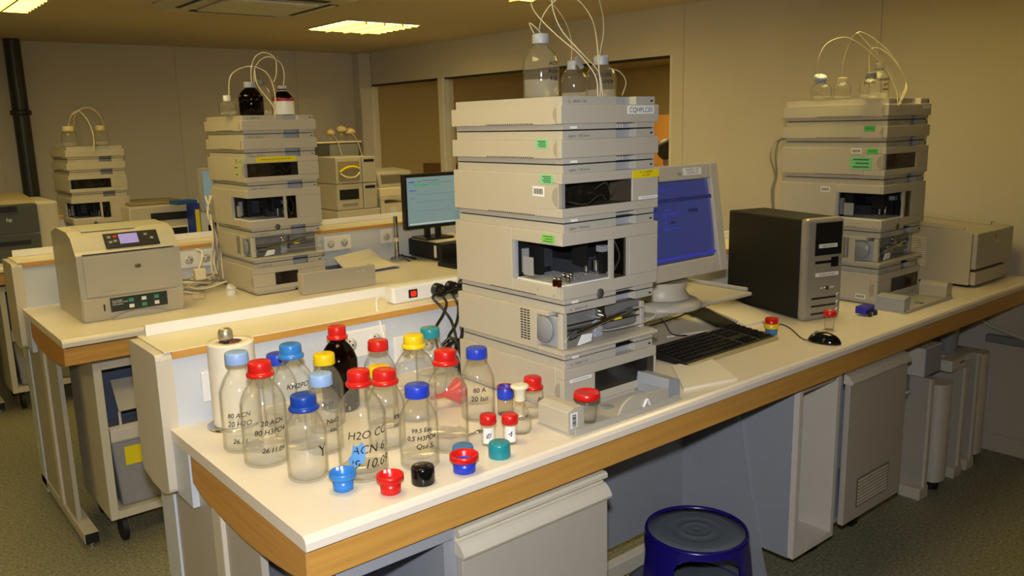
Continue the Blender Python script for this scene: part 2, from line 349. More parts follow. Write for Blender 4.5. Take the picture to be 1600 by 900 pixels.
# ---------------------------------------------------------------- lab benches
XL, XE = 0.575, 4.06
def socket(parent, x, z, n=2, name='power_socket'):
    s = obj(name, MB().box(x - .04 * n, x + .04 * n, -.012, 0, z - .04, z + .04), m_wht, parent, bevel=.004, loc=None)
    for k in range(n):
        cx = x - .04 * n + .04 + .08 * k
        obj('socket_face', MB().lathe([(.0, -.0128), (.022, -.0128), (.022, -.0125)], (cx, 0, z), 20, axis='Y'), m_trim, s)
        h = MB()
        for dx, dz in ((-.009, 0), (.009, 0), (0, .012)): h.lathe([(.0, -.0142), (.0028, -.0142), (.0028, -.0129)], (cx + dx, 0, z + dz), 8, axis='Y')
        obj('socket_hole', h, m_dark, s)
    return s
def bench(y, label, socks, x1=XE, under=True):
    t = thing('lab_bench', label, 'lab bench', (XL, y, 0), 0, 'rows of lab benches')
    L = x1 - XL; D = .745
    wtb = MB(); r = .012
    wtb.prism([(0, W - .028), (0, W - r), (.004, W - .004), (r, W), (D, W), (D, W - .028)], 0, L, 'X')
    obj('worktop', wtb, m_lam, t, bevel=.0015)
    obj('front_apron', MB().box(.012, L, .014, .034, W - .098, W - .0285), m_woodx, t)
    # curved end board under the left end of the worktop
    pts = [(.05, -.0285)] + [(.62, -.0285)]
    low = [(.62, -.100), (.55, -.118), (.44, -.124), (.32, -.128), (.22, -.124), (.14, -.115), (.08, -.106), (.014, -.098)]
    obj('end_board', MB().prism([(.014, W - .0285), (.62, W - .0285)] + [(a, W + b) for a, b in low], .004, .012, 'X'), m_woody, t)
    obj('apron_groove', MB().box(.012, L, .0125, .0138, W - .034, W - .0288), pm('dark_groove', (70, 38, 22), .6), t)
    # service ledge
    obj('back_panel', MB().box(.022, L, D, D + .02, W - .19, W + .175), m_pan, t)
    obj('ledge_front', MB().box(.022, L, D - .006, D + .02, W + .1752, W + .193), m_woodx, t)
    obj('service_ledge', MB().box(.004, L, D - .004, D + .215, W + .1932, W + .1962), m_shelf, t)
    obj('ledge_body', MB().box(.022, L, D + .021, D + .2, W - .19, W + .193), m_pan, t)
    obj('upstand', MB().box(.02, L, D + .19, D + .204, W + .1963, W + .226), m_wht, t, bevel=.002)
    ec = []; a0, b0, a1, b1 = D - .005, W - .175, D + .215, W + .192
    out = [(a0 + .03, b1), (a0 + .008, b1 - .001), (a0, b1 - .006), (a0, b0 + .01), (a0 + .05, b0 - .006), (a0 + .14, b0 - .004), (a1 - .01, b0 + .012), (a1, b0 + .03), (a1, b1)]
    obj('end_cap', MB().prism(out, -.018, .0215, 'X'), m_cap, t, bevel=.012)
    obj('end_block', MB().box(.002, .0215, D - .115, D - .0055, W - .17, W - .029), m_pan, t)
    # end frame
    obj('leg_panel', MB().box(.012, .045, D + .075, D + .185, .0, W - .192), m_pan, t, label='white upright carrying the ledge')
    obj('side_panel', MB().box(.018, .034, D - .215, D + .074, .04, W - .135), m_cab, t)
    obj('leg_post', MB().box(.010, .04, D - .275, D - .216, .06, W - .13), m_cap, t, bevel=.004)
    obj('side_panel', MB().box(.02, .036, D - .47, D - .276, .062, W - .135), m_cab, t)
    ft = obj('foot', MB().box(.012, .064, .13, D + .2, .018, .0595), m_steel, t, bevel=.002)
    obj('foot_cap', MB().box(.014, .062, .122, .1298, .02, .058), m_dark, ft)
    obj('levelling_foot', MB().cyl((.038, .15, 0), .014, .018, 12), m_ss, ft); obj('levelling_foot', MB().cyl((.038, D + .15, 0), .014, .018, 12), m_ss, ft)
    # right end frame
    obj('side_panel', MB().box(L - .05, L - .03, .3, D + .15, .0, W - .1), m_under, t)
    for x, z, n in socks:
        s = socket(t, x - XL, z + W, n); s.location = (0, D, 0)
    return t
b1 = bench(1.300, 'long white lab bench in the foreground with a beech front edge, holding the bottles', [(.70, .09, 1), (1.115, .12, 2), (1.30, .075, 2)])
b2 = bench(3.225, 'second lab bench behind the foreground one, holding the white printer', [(.86, .11, 1), (1.32, .125, 2), (2.06, .12, 2), (2.36, .125, 1)])
b3 = bench(5.32, 'furthest lab bench along the far wall, mostly hidden by the instruments', [])

# under the front bench
def handle(name, parent, x0, x1, y, z, m=m_steel):
    p = [(0, .060), (-.014, .059), (-.019, .054), (-.019, .046), (-.014, .042), (-.003, .041), (-.003, .030), (-.012, .029), (-.020, .024), (-.030, .012), (-.034, .004), (-.032, -.002), (0, -.002)]
    return obj(name, MB().prism([(y + a, z + b) for a, b in p], x0, x1, 'X'), m, parent)
zc = W
c0 = thing('open_cabinet', 'open-fronted cabinet under the left end of the foreground bench', 'cabinet', (.77, 1.58, 0))
def cab_shell(x0, x1, y0, y1, z0, z1, mo, parent, door=False, t_=.018):
    m = MB(); m.box(x0, x0 + t_, y0, y1, z0, z1); m.box(x1 - t_, x1, y0, y1, z0, z1)
    m.box(x0 + t_, x1 - t_, y0, y1, z0, z0 + t_); m.box(x0 + t_, x1 - t_, y0, y1, z1 - t_, z1); m.box(x0 + t_, x1 - t_, y1 - t_, y1, z0 + t_, z1 - t_)
    return obj('carcass', m, mo, parent)
cab_shell(-.125, .145, -.24, .24, .15, zc - .102, m_under, c0)
obj('plinth', MB().box(-.11, .13, -.2, .22, 0, .15), m_blkm, c0)
obj('shelf_board', MB().box(-.106, .126, -.2, .22, .42, .438), m_under, c0)
obj('top_rail', MB().box(-.125, .145, -.248, -.2405, zc - .134, zc - .1), m_under, c0)
c1 = thing('door_cabinet', 'beige cabinet with a full-width grip handle below the bottles', 'cabinet', (1.145, 1.58, 0))
cab_shell(-.229, .23, -.235, .24, .15, zc - .102, m_under, c1)
obj('plinth', MB().box(-.2, .2, -.2, .22, 0, .15), m_blkm, c1)
d = obj('door', MB().box(-.212, .229, -.256, -.2355, .13, zc - .178), m_cab, c1, bevel=.002)
handle('handle', d, -.217, .231, -.236, zc - .178)
kp = obj('modesty_panel', MB().box(1.40, 2.278, 1.80, 1.818, .16, zc - .03), m_under); tag(kp, 'blue-grey panel closing the knee space behind the stool', 'panel')
rl = obj('cable_duct', MB().prism([(0, 0), (-.03, .0), (-.03, .05), (-.022, .056), (0, .058)], 1.40, 2.20, 'X'), m_steel, loc=(0, 1.80, .06)); tag(rl, 'cream horizontal duct under the knee space panel, low behind the stool', 'duct')
c2 = thing('open_cabinet', 'narrow open cubby cabinet right of the knee space', 'cabinet', (2.415, 1.6, 0))
cab_shell(-.132, .115, -.24, .22, .152, zc - .1, m_cabin, c2)
obj('side_face', MB().box(-.136, -.1325, -.22, .22, .152, zc - .102), m_under, c2)
obj('leg_board', MB().prism([(-.02, zc - .1), (-.03, zc - .3), (-.075, zc - .52), (-.16, .02), (.2, .02), (.2, zc - .1)], -.155, -.1365, 'X'), m_under, c2, bevel=.004)
obj('plinth', MB().box(-.1, .09, .02, .2, 0, .1515), m_blkm, c2)
obj('top_rail', MB().box(-.114, .097, -.236, -.222, zc - .142, zc - .119), m_cab, c2)
c3 = thing('door_cabinet', 'beige cabinet with a louvred vent low in its door, right of the cubby', 'cabinet', (2.755, 1.6, 0))
cab_shell(-.222, .218, -.235, .22, .19, zc - .1, m_under, c3)
for sx in (-.12, .17):
    for sy in (-.10, .18):
        lg = obj('leg', MB().box(sx - .02, sx + .02, sy - .02, sy + .02, .045, .19), m_cab, c3)
        obj('caster', MB().cyl((sx - .012, sy, .022), .022, .024, 16, axis='X'), m_blkm, lg)
d = obj('door', MB().box(-.19, .217, -.256, -.2355, .18, zc - .163), m_cab, c3, bevel=.002)
handle('handle', d, -.2, .22, -.236, zc - .163)
v = MB(); v.box(-.11, .12, -.2575, -.2562, .222, .332)
for k in range(8): v.box(-.1, .11, -.2605, -.2577, .23 + k * .0125, .237 + k * .0125, 1)
obj('vent_grille', v, [pm('vent_dark', (120, 112, 92), .5), m_steel], d)

# uprights under the right end of the front bench
def upright(x, z1, lab, y0=1.43):
    t = thing('upright_panel', lab, 'panel', (x, y0, 0), 0, 'uprights under the right end of the foreground bench')
    obj('board', MB().box(-.008, .008, .0, .42, .05, z1), m_cab, t)
    obj('front_edge', MB().box(-.012, .012, -.012, -.0005, .05, z1), m_steel, t)
    obj('foot', MB().box(-.05, .03, -.012, .4, 0, .0495), m_steel, t, bevel=.004)
    return t
u1 = upright(3.375, W - .34, 'cream upright panel nearest the vented cabinet')
u2 = upright(3.70, W - .36, 'cream upright panel with a socket on top, between the two rounded columns')
u3 = upright(3.83, W - .32, 'cream upright panel close to the rounded column by the wall')
def column(x, z1, lab, y0=1.40):
    t = thing('rounded_column', lab, 'column', (x, y0, 0), 0, 'rounded columns under the foreground bench')
    pts = [(-.055, .12)] + [(-.055 + .0 + .055 - .055 * math.cos(a), .03 - .03 * math.sin(a)) for a in [PI * k / 10 for k in range(11)]] + [(.055, .12)]
    obj('shell', MB().prism(pts, .045, z1, 'Z', sm=False), m_cabin, t, bevel=.004)
    obj('inner_board', MB().box(-.05, .05, .1205, .3, .045, z1), m_under, t)
    obj('foot', MB().cyl((0, .05, 0), .03, .0445, 16), m_blkm, t)
column(3.50, W - .385, 'rounded cream column standing left of the socket panel')
column(3.92, W - .34, 'rounded cream column nearest the right wall', 1.42)
t = thing('cable_box', 'blue-grey box slung under the apron beside the vented cabinet', 'box', (3.42, 1.50, W - .26))
obj('shell', MB().box(-.09, .06, -.06, .3, -.07, .05), m_cabin, t, bevel=.003); obj('end_plate', MB().box(-.085, .055, -.064, -.0605, -.065, .045), m_under, t)
t = thing('cup', 'grey cylinder cup standing on the upright panels under the bench', 'cup', (3.765, 1.53, W - .3195))
obj('body', MB().lathe([(.034, 0), (.038, .1)], (0, 0, 0), 20), m_grey, t); obj('rim', MB().lathe([(.038, .1), (.040, .102), (.036, .104)], (0, 0, 0), 20), m_cabin, t)
t = thing('ledge_plate', 'small cream tray bridging the upright panels below the cup', 'tray', (3.765, 1.55, W - .34))
obj('plate', MB().box(-.085, .08, -.09, .12, .0005, .0205), m_steel, t, bevel=.002); obj('lip', MB().box(-.085, .08, -.1, -.0905, -.01, .0205), m_trim, t)
t = thing('cup', 'grey round cup held at the foot of the vented cabinet edge', 'cup', (3.30, 1.52, W - .42))
obj('body', MB().lathe([(.036, 0), (.036, .09)], (0, 0, 0), 20), m_grey, t); obj('ring', MB().lathe([(.037, .02), (.045, .022), (.045, .03), (.037, .032)], (0, 0, 0), 20), m_steel, t)
obj('bracket', MB().box(.045, .064, -.012, .012, .015, .035), m_steel, t)
t = thing('socket_block', 'grey twin socket block lying on the upright panel with dark cable', 'socket', (3.66, 1.46, W - .3595))
obj('block', MB().box(-.09, .05, -.03, .03, 0, .05), m_cabin, t, bevel=.005)
h = MB(); [h.cyl((x_, -.0312, .03), .006, .001, 10, axis='Y') for x_ in (0.0, .022)]; obj('socket_hole', h, m_dark, t)
t = thing('wall_conduit', 'pale hose and bracket fixed to the right wall below the worktop', 'hose', (XR, 1.55, W - .27))
obj('hose', MB().tube([(-.03, .3, .3), (-.04, .1, .2), (-.03, .0, .05), (-.05, -.25, -.02), (-.04, -.5, -.05)], .01, 8), m_cabin, t)
obj('rail', MB().box(-.035, -.0005, -.6, -.05, -.06, -.025), m_grey, t, bevel=.004)

# waste bin cabinet under bench two and bench three
def bin_cart(x, y, lab1, lab2, w=.42):
    t = thing('bin_cabinet', lab1, 'cabinet', (x, y, 0))
    m = MB(); z0, z1 = .11, W - .12
    for a, b in ((0, .03), (w - .03, w)): m.box(a, b, 0, .42, z0, z1)
    m.box(.03, w - .03, 0, .42, z0, z0 + .03); m.box(.03, w - .03, 0, .42, z1 - .03, z1)
    obj('carcass', m, m_steel, t, bevel=.002)
    obj('back', MB().box(.03, w - .03, .40, .419, z0 + .03, z1 - .03), pm('slate', (82, 92, 112), .5), t)
    for sx in (.05, w - .05):
        for sy in (.05, .37): obj('caster', MB().cyl((sx - .01, sy, .055), .055, .02, 16, axis='X'), m_blkm, t)
    k = thing('waste_bin', lab2, 'bin', (x, y, z0 + .031))
    q = MB(); q.hexa([(.055, .03, 0), (w - .055, .03, 0), (.055, .36, 0), (w - .055, .36, 0), (.036, .02, .27), (w - .036, .02, .27), (.036, .38, .27), (w - .036, .38, .27)])
    obj('bin_body', q, pm('bin_grey', (150, 148, 150), .5), k, bevel=.012)
    obj('rim', MB().prism([(0, 0), (-.008, .01), (-.008, .055), (.01, .065), (.02, .065), (.02, 0)], .034, w - .034, 'X'), m_cabin, k, loc=(0, .01, .2705), bevel=.003)
    obj('lid_back', MB().box(.04, w - .04, .3, .375, .2705, .50), MATS['slate'], k, bevel=.005)
    f = MB(); f.hexa([(.075, .01, .395), (w - .04, .01, .395), (.075, .02, .388), (w - .04, .02, .388), (.10, .20, .470), (w - .04, .20, .470), (.10, .21, .463), (w - .04, .21, .463)]); f.box(.075, .085, .025, .03, .33, .39)
    obj('flap', f, m_cabin, k, bevel=.003)
    obj('warning_label', MB().box(.08, w - .06, .018, .0195, .17, .245), m_ylab, k)
    text('label_text', 'POUBELLE', .022, m_ink, k, (w / 2, .0165, .213), rx=0); text('label_text', 'TOILE PLASTIQUE', .018, m_ink, k, (w / 2, .0165, .19), rx=0)
    return t
bin_cart(.675, 3.29, 'cream cabinet frame holding a bin under the left end of the second bench', 'grey waste bin with a yellow label under the printer bench')
t2 = bin_cart(.68, 5.40, 'cream cabinet frame under the furthest bench at the left edge of the photo', 'grey waste bin under the furthest bench at the left edge of the photo')

# ---------------------------------------------------------------- stacked chromatograph modules
MW, MD = .345, .435
def sticker(parent, face, u, z, w, h, mat, lines=3, name='sticker', bars=False):
    # face 'F' front (u = x), 'L' left side (u = y); coordinates of its centre in the module frame
    a = MB(); L = MB(); e = .0012
    ox, oy = -MW / 2, -MD / 2
    def bx(m, u0, u1, z0, z1, d0, d1):
        if face == 'F': m.box(ox + u0, ox + u1, oy - d1, oy - d0, z0, z1)
        else: m.box(ox - d1, ox - d0, oy + u0, oy + u1, z0, z1)
    bx(a, u - w / 2, u + w / 2, z - h / 2, z + h / 2, .0002, e)
    o = obj(name, a, mat, parent)
    if bars:
        for k in range(9): x = u - w * .36 + w * .72 * k / 8; bx(L, x - w * .02 - (k % 3) * w * .008, x + w * .02, z - h * .28, z + h * .28, e + .0001, e + .0004)
    else:
        for k in range(lines):
            zz = z + h * (.3 - .6 * k / max(1, lines - 1)) if lines > 1 else z
            bx(L, u - w * .38, u + w * (.36 - .12 * (k % 2)), zz - h * .05, zz + h * .05, e + .0001, e + .0004)
    if lines or bars: obj('print', L, m_ink if bars else pm('print_grey', (70, 90, 80), .6), o)
    return o
def module(kind, h, x, y, z, label, group, brand='', detail=True, lo_win=False):
    t = thing('instrument_module', label, 'lab instrument', (x + MW / 2, y + MD / 2, z), 0, group)
    off = (-MW / 2, -MD / 2, 0); w, d = MW, MD
    b0, b1 = .016, h - .020
    # bands above and below the main shell, with the recess for the tubes
    bd = MB(off)
    bd.box(.013, .332, .012, d - .012, .0, .0028, 1)
    for za, zb in ((.003, b0), (b1, h)):
        pass
        bd.box(.010, .335, .030, d - .008, za, zb)
        bd.box(.010, .192, .006, .0298, za, zb)
        bd.box(.264, .335, .006, .0298, za, zb)
    obj('band', bd, [m_pl2, m_dark], t, bevel=.0008)
    for za, zb in ((.003, b0), (b1, h - .0005)): obj('tube_recess', MB(off).box(.1925, .2635, .0285, .0297, za, zb), m_grv, t)
    sh = MB(off); zA, zB = b0, b1
    if kind == 'plain':
        sh.box(0, w, .02, d, zA, zB); sh.box(.006, w - .006, d, d + .0005, zA + .01, zB - .01)
        obj('housing', sh, m_pl, t, bevel=.002)
        obj('front_panel', MB(off).box(-.0005, w + .0005, 0, .0198, zA, zB), m_pl, t, bevel=.003)
    elif kind == 'pump':
        sh.box(0, w, .085, d, zA, zB); sh.box(0, w, .0205, .0848, zA, .036); sh.box(0, w, .0205, .0848, .099, zB); sh.box(.25, w, .0205, .0848, .0362, .0988)
        obj('housing', sh, m_pl, t, bevel=.002)
        f = MB(off); f.box(0, w, 0, .0202, zA, .0385); f.box(0, w, 0, .0202, .0965, zB); f.box(.246, w, 0, .0202, .0387, .0963)
        obj('front_door', f, m_pl, t, bevel=.002)
        obj('door_edge', MB(off).box(.0003, .012, .0005, .010, .0387, .0963), m_grey, t, bevel=.001)
        obj('side_cheek', MB(off).box(.0, .012, .0205, .0835, .0362, .0988), m_pl, t)
        obj('side_cheek', MB(off).box(.0, .012, .0104, .0203, .0387, .0963), m_pl, t)
        i = MB(off); i.box(.0125, .2495, .0835, .0848, .0362, .0988)
        obj('inner_wall', i, pm('bay_grey', (64, 62, 60), .5, var=.3, scale=20), t)
        ph = MB(off)
        for cx in (.045, .13):
            ph.cyl((cx, .03, .066), .018, .05, 18, axis='Y'); ph.cyl((cx, .022, .066), .010, .01, 14, axis='Y')
            ph.box(cx - .022, cx + .022, .055, .083, .042, .09)
        ph.cyl((.02, .045, .05), .010, .03, 12)
        obj('pump_head', ph, m_gm, t)
        obj('capillary', MB(off).tube([(.13, .03, .07), (.17, .02, .09), (.2, .03, .055), (.23, .04, .085)], .0012, 6), m_tubing, t)
        obj('capillary', MB(off).tube([(.05, .03, .05), (.1, .02, .042), (.16, .03, .06), (.19, .04, .045)], .0012, 6), m_tubing, t)
        obj('smoked_window', MB(off).box(.0125, .2455, .004, .007, .0387, .0963), m_smoke, t)
    elif kind == 'sampler':
        zl, zu = .048, .148
        sh.box(0, w, .19, d, zA, zB); sh.box(0, w, .0105, .1898, zA, zl); sh.box(0, w, .0105, .1898, zu, zB); sh.box(.235, w, .0105, .1898, zl, zu)
        obj('housing', sh, m_pl, t, bevel=.002)
        f = MB(off); f.box(0, w, 0, .0102, zA, zl - .0002); f.box(0, w, 0, .0102, zu + .0002, zB); f.box(.2345, w, 0, .0102, zl, zu)
        obj('front_door', f, m_pl, t, bevel=.0015)
        obj('window_post', MB(off).box(.166, .178, .0004, .0098, zl, zu).box(.2245, .2343, .0004, .0098, zl, zu), m_pl2, t)
        obj('side_post', MB(off).box(.0004, .011, .178, .1897, zl, zu), m_grv, t)
        obj('side_window', MB(off).box(.1785, .224, .002, .004, zl, zu), m_smoke, t)
        i = MB(off); i.box(.0115, .2345, .1885, .1897, zl, zu); i.box(.2328, .2345, .012, .1883, zl, zu); i.box(.0115, .232, .012, .188, zu - .0015, zu - .0003)
        obj('inner_wall', i, m_blkm, t)
        tr = MB(off); tr.box(.004, .165, .006, .176, zl + .0004, zl + .004)
        obj('vial_tray', tr, m_wht, t)
        sl = MB(off)
        for k in range(11):
            for j in range(9): sl.box(.012 + k * .0135, .021 + k * .0135, .012 + j * .0175, .0255 + j * .0175, zl + .0041, zl + .0048)
        obj('tray_well', sl, m_grey, t)['kind'] = 'stuff'
        eq = MB(off)
        eq.box(.03, .045, .175, .187, zl + .012, zl + .075, 1); eq.box(.012, .0125, .12, .16, zl + .012, zl + .06, 1); eq.box(.06, .075, .15, .187, zl + .005, zl + .095, 0); eq.box(.085, .12, .168, .187, zl + .02, zl + .075, 2)
        eq.box(.13, .225, .11, .187, zl + .005, zl + .04, 2); eq.box(.135, .145, .06, .11, zl + .03, zl + .09, 0); eq.box(.187, .20, .05, .062, zl + .005, zl + .062, 0)
        eq.box(.181, .206, .045, .066, zl + .062, zl + .078, 1); eq.cyl((.205, .09, zl + .005), .012, .03, 14, 3); eq.cyl((.178, .10, zl + .005), .008, .035, 12, 3)
        obj('transport_arm', eq, [m_blkm, pm('arm_grey', (150, 150, 152), .4), pm('anthracite', (52, 54, 60), .4), m_ss], t)
        obj('loop_tube', MB(off).tube([(.2, .03, zl + .09), (.188, .02, zl + .06), (.2, .02, zl + .03), (.215, .03, zl + .015)], .0014, 6).tube([(.21, .03, zl + .092), (.22, .02, zl + .05), (.208, .03, zl + .01)], .0014, 6), m_tubing, t)
        obj('thumb_notch', MB(off).lathe([(.0, -.0012), (.0125, -.0012), (.0125, -.0002)], (.128, 0, .0165), 20, axis='Y'), pm('notch_dark', (84, 80, 74), .5), t)
        obj('screw', MB(off).box(-.0008, 0, .09, .0945, .03, .0345).box(-.0008, 0, .03, .0345, .022, .0265), m_grey, t)
    elif kind == 'column':
        # front cover taken off: the heated plates and the column lie open
        sh.box(0, w, .10, d, zA, zB); sh.box(.0, w - .01, .055, .0998, zB - .012, zB)
        obj('housing', sh, m_pl, t, bevel=.002)
        fl_ = MB(off); fl_.prism([(0, .0), (.0, .007), (.02, .0105), (.10, .0105), (.10, .0)], .0, w, 'X')
        obj('front_ledge', fl_, m_pl, t, bevel=.002, loc=(0, -.004, .0165))
        vs = MB(off)
        for c in range(3):
            for k in range(12): vs.box(-.0008, 0, .125 + c * .013, .134 + c * .013, .036 + k * .0068, .0392 + k * .0068)
        obj('vent_slots', vs, m_dark, t)
        obj('side_cheek', MB(off).box(.012, .03, .03, .0998, .0275, zB - .0125), m_grv, t, bevel=.004)
        obj('hinge_disc', MB(off).lathe([(.0, .0), (.034, .0), (.036, .004), (.0, .006)], (.002, .078, .072), 28, axis='X'), pm('cool_grey', (140, 142, 146), .35), t)
        obj('hinge_bracket', MB(off).box(.008, .026, .012, .0295, .0275, zB - .002), m_pl, t, bevel=.003)
        bp = MB(off); bp.box(.0305, .333, .060, .0995, .0275, zB - .0125)
        obj('back_plate', bp, pm('dull_steel', (132, 132, 130), .35, .2, var=.08), t)
        hp = MB(off)
        for xa, xb in ((.034, .150), (.196, .318)):
            hp.box(xa, xb, .040, .0598, .080, .108); hp.box(xa, xb - .01, .040, .0598, .046, .066); hp.box(xa, xb, .050, .0598, .067, .079)
            hp.box(xa + .004, xb - .004, .034, .0398, .0785, .0815, 1); hp.box(xa + .004, xb - .004, .034, .0398, .064, .067, 1)
        obj('heater_plate', hp, [pm('heater_grey', (128, 127, 124), .4, .2, var=.1), m_ss], t)
        obj('divider', MB(off).box(.1545, .184, .045, .0598, .0275, .11), m_grv, t, bevel=.003)
        obj('right_cheek', MB(off).box(.3195, .334, .035, .0598, .0275, .10), m_pl2, t, bevel=.002)
        cb = MB(off)
        for cx, cz in ((.16, .10), (.152, .085), (.166, .088)): cb.cyl((cx, .02, cz), .006, .025, 10, axis='Y')
        cb.box(.15, .175, .03, .0448, .09, .108)
        obj('valve_block', cb, m_ss, t)
        co = obj('column_tube', MB(off).tube([(.052, .022, .058), (.255, .022, .088)], .0058, 14, sub=1), m_ss, t)
        obj('end_fitting', MB(off).tube([(.040, .022, .0562), (.062, .022, .0595)], .0085, 6, sub=1).tube([(.245, .022, .0865), (.268, .022, .0899)], .0075, 6, sub=1), m_gm, co)
        obj('white_tag', MB(off).hexa([(.062, .012, .030), (.108, .012, .034), (.062, .016, .030), (.108, .016, .034), (.078, .012, .055), (.112, .012, .054), (.078, .016, .055), (.112, .016, .054)]), m_wlab, co)
        obj('capillary', MB(off).tube([(.04, .022, .056), (.02, .01, .052), (.012, .015, .045)], .0013, 6), m_tubing, t)
        obj('capillary', MB(off).tube([(.268, .022, .09), (.31, .01, .092), (.352, .008, .07), (.33, .015, .05), (.24, .02, .046), (.16, .03, .05), (.15, .02, .09)], .0013, 6), m_tubing, t)
        obj('indicator_strip', MB(off).box(.212, .238, .028, .0338, .068, .073), m_ylab, t)
    elif kind == 'detector':
        xa, xb = (.11, .338) if not lo_win else (.10, .21)
        sh.box(0, w, .03, d, zA, zB)
        obj('housing', sh, m_pl, t, bevel=.002)
        f = MB(off); f.box(0, w, 0, .0298, zA, .0375); f.box(0, w, 0, .0298, .0935, zB); f.box(0, xa, 0, .0298, .0377, .0933); f.box(xb, w, 0, .0298, .0377, .0933)
        obj('front_door', f, m_pl, t, bevel=.002)
        obj('inner_wall', MB(off).box(xa, xb, .026, .0298, .0377, .0933), pm('smoky', (105, 105, 108), .3, var=.6, scale=14), t)
        obj('smoked_window', MB(off).box(xa, xb, .003, .006, .0377, .0933), m_smoke, t)
        obj('foot', MB(off).box(.02, .325, .02, d - .02, .0, .0013), m_dark, t)
    if kind != 'column':
        zz = {'plain': (zA + zB) / 2, 'pump': .066, 'sampler': None, 'detector': .06}[kind]
        if zz:
            r = .017 if kind == 'plain' else .024
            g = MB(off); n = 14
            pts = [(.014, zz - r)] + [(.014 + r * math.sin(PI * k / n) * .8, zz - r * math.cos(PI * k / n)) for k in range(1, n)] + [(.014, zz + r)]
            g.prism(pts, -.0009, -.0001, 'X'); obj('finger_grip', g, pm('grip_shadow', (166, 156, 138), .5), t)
    if kind in ('plain', 'pump', 'sampler'):
        n_ = MB(off)
        for k in range(22): n_.box(-.0006, -.0001, .10 + k * .0085, .104 + k * .0085, zA + .0008, zA + .0034)
        obj('vent_slots', n_, m_blkm, t)
    if brand and detail:
        text('maker_mark', brand, .0088, pm('logo_grey', (70, 72, 80), .5), t, (-MW / 2 + .028, -MD / 2 + .0055, h - .0145), align='LEFT')
    if kind == 'plain' and detail:
        for k in range(3): obj('inlet_tube', MB(off).tube([(.215 + k * .010, .0255, .0035), (.2155 + k * .0095, .0245, b0 - .0002)], .0016, 8, sub=1), m_tubing, t)
    if detail:
        obj('status_light', MB(off).box(.318, .326, .0045, .0058, h - .013, h - .009), m_ink, t)
    return t
def stack(x, y, z, plan, where, detail=True, window_small=False):
    out = []; n = len(plan)
    zz = z; ordn = ['bottom', 'second from bottom', 'third from bottom', 'third from top', 'second from top', 'top']
    if n == 5: ordn = ['bottom', 'second from bottom', 'middle', 'second from top', 'top']
    desc = {'plain': 'slim plain unit', 'pump': 'pump unit with dark window', 'sampler': 'tall sampler unit with open corner',
            'column': 'column oven without cover', 'detector': 'detector unit with dark window'}
    for k, (kind, h, br) in enumerate(plan):
        m = module(kind, h, x, y, zz, '%s, %s of the %s' % (desc[kind], ordn[k], where), 'modules of the ' + where, br, detail, window_small)
        out.append((m, zz, h)); zz += h
    return out, zz
P6 = [('detector', .14, 'hp   SERIES 1100'), ('column', .14, 'hp   SERIES 1100'), ('sampler', .20, 'Agilent  1100 Series'), ('pump', .14, 'Agilent  1100 Series'), ('plain', .08, 'Agilent  1100 Series'), ('plain', .08, 'hp   SERIES 1100')]
SC = (1.340, 1.440); SR = (3.050, 1.515); SL = (1.398, 3.485); SF = (1.185, 5.78)
st, ztop = stack(SC[0], SC[1], W, P6, 'big central stack')
M_ = [a[0] for a in st]
sticker(M_[5], 'F', .275, .047, .098, .020, m_wlab, 0, 'name_label')
text('name_text', 'CQHPLC03', .0175, m_ink, M_[5], (-MW / 2 + .275, -MD / 2 - .0014, .041))
sticker(M_[4], 'L', .068, .051, .040, .021, m_glab, 4)
sticker(M_[3], 'L', .052, .107, .042, .022, m_glab, 4); sticker(M_[3], 'L', .082, .077, .042, .024, m_wlab, 0, 'barcode_label', True)
yl = sticker(M_[3], 'F', .296, .106, .100, .020, m_ylab, 0, 'name_label'); text('label_text', 'N 1 CS 400009\nA 2 GEN', .008, m_ink, M_[3], (-MW / 2 + .296, -MD / 2 - .0014, .108))
sticker(M_[3], 'F', .305, .045, .072, .008, m_wlab, 1); sticker(M_[2], 'L', .050, .163, .044, .020, m_glab2, 3)
sticker(M_[0], 'F', .058, .088, .075, .009, m_wlab, 1)
for k in (5, 4, 3, 2, 1): sticker(M_[k], 'F', .040, .008, .022, .006, m_wlab, 0, 'tag')
st, zr = stack(SR[0], SR[1], W, [(a, b, c) for a, b, c in P6], 'right-hand stack')
N_ = [a[0] for a in st]
sticker(N_[4], 'L', .068, .051, .042, .019, pm('green_dark', (70, 190, 90), .5), 1); sticker(N_[3], 'L', .052, .108, .042, .019, MATS['green_dark'], 1)
sticker(N_[3], 'L', .115, .108, .040, .020, m_wlab, 0, 'barcode_label', True); sticker(N_[3], 'L', .095, .062, .085, .046, m_glab, 3)
sticker(N_[2], 'L', .235, .158, .038, .020, m_wlab, 0, 'barcode_label', True); sticker(N_[5], 'F', .30, .047, .06, .012, m_wlab, 1)
sticker(N_[0], 'L', .065, .03, .040, .018, m_wlab, 0, 'barcode_label', True)
st, zl_ = stack(SL[0], SL[1], W, P6, 'left stack on second bench', True, True)
L_ = [a[0] for a in st]
sticker(L_[3], 'L', .045, .108, .022, .016, m_glab2, 0); sticker(L_[3], 'L', .085, .108, .016, .016, pm('rust_label', (170, 130, 90), .5), 0); sticker(L_[3], 'L', .09, .065, .05, .05, pm('dull_green', (190, 196, 130), .5), 2)
sticker(L_[3], 'F', .145, .112, .185, .022, m_ylab, 1, 'name_label')
st, zf = stack(SF[0], SF[1], W, [('detector', .14, ''), ('sampler', .20, ''), ('pump', .14, ''), ('plain', .08, ''), ('plain', .08, '')], 'small far stack', False)

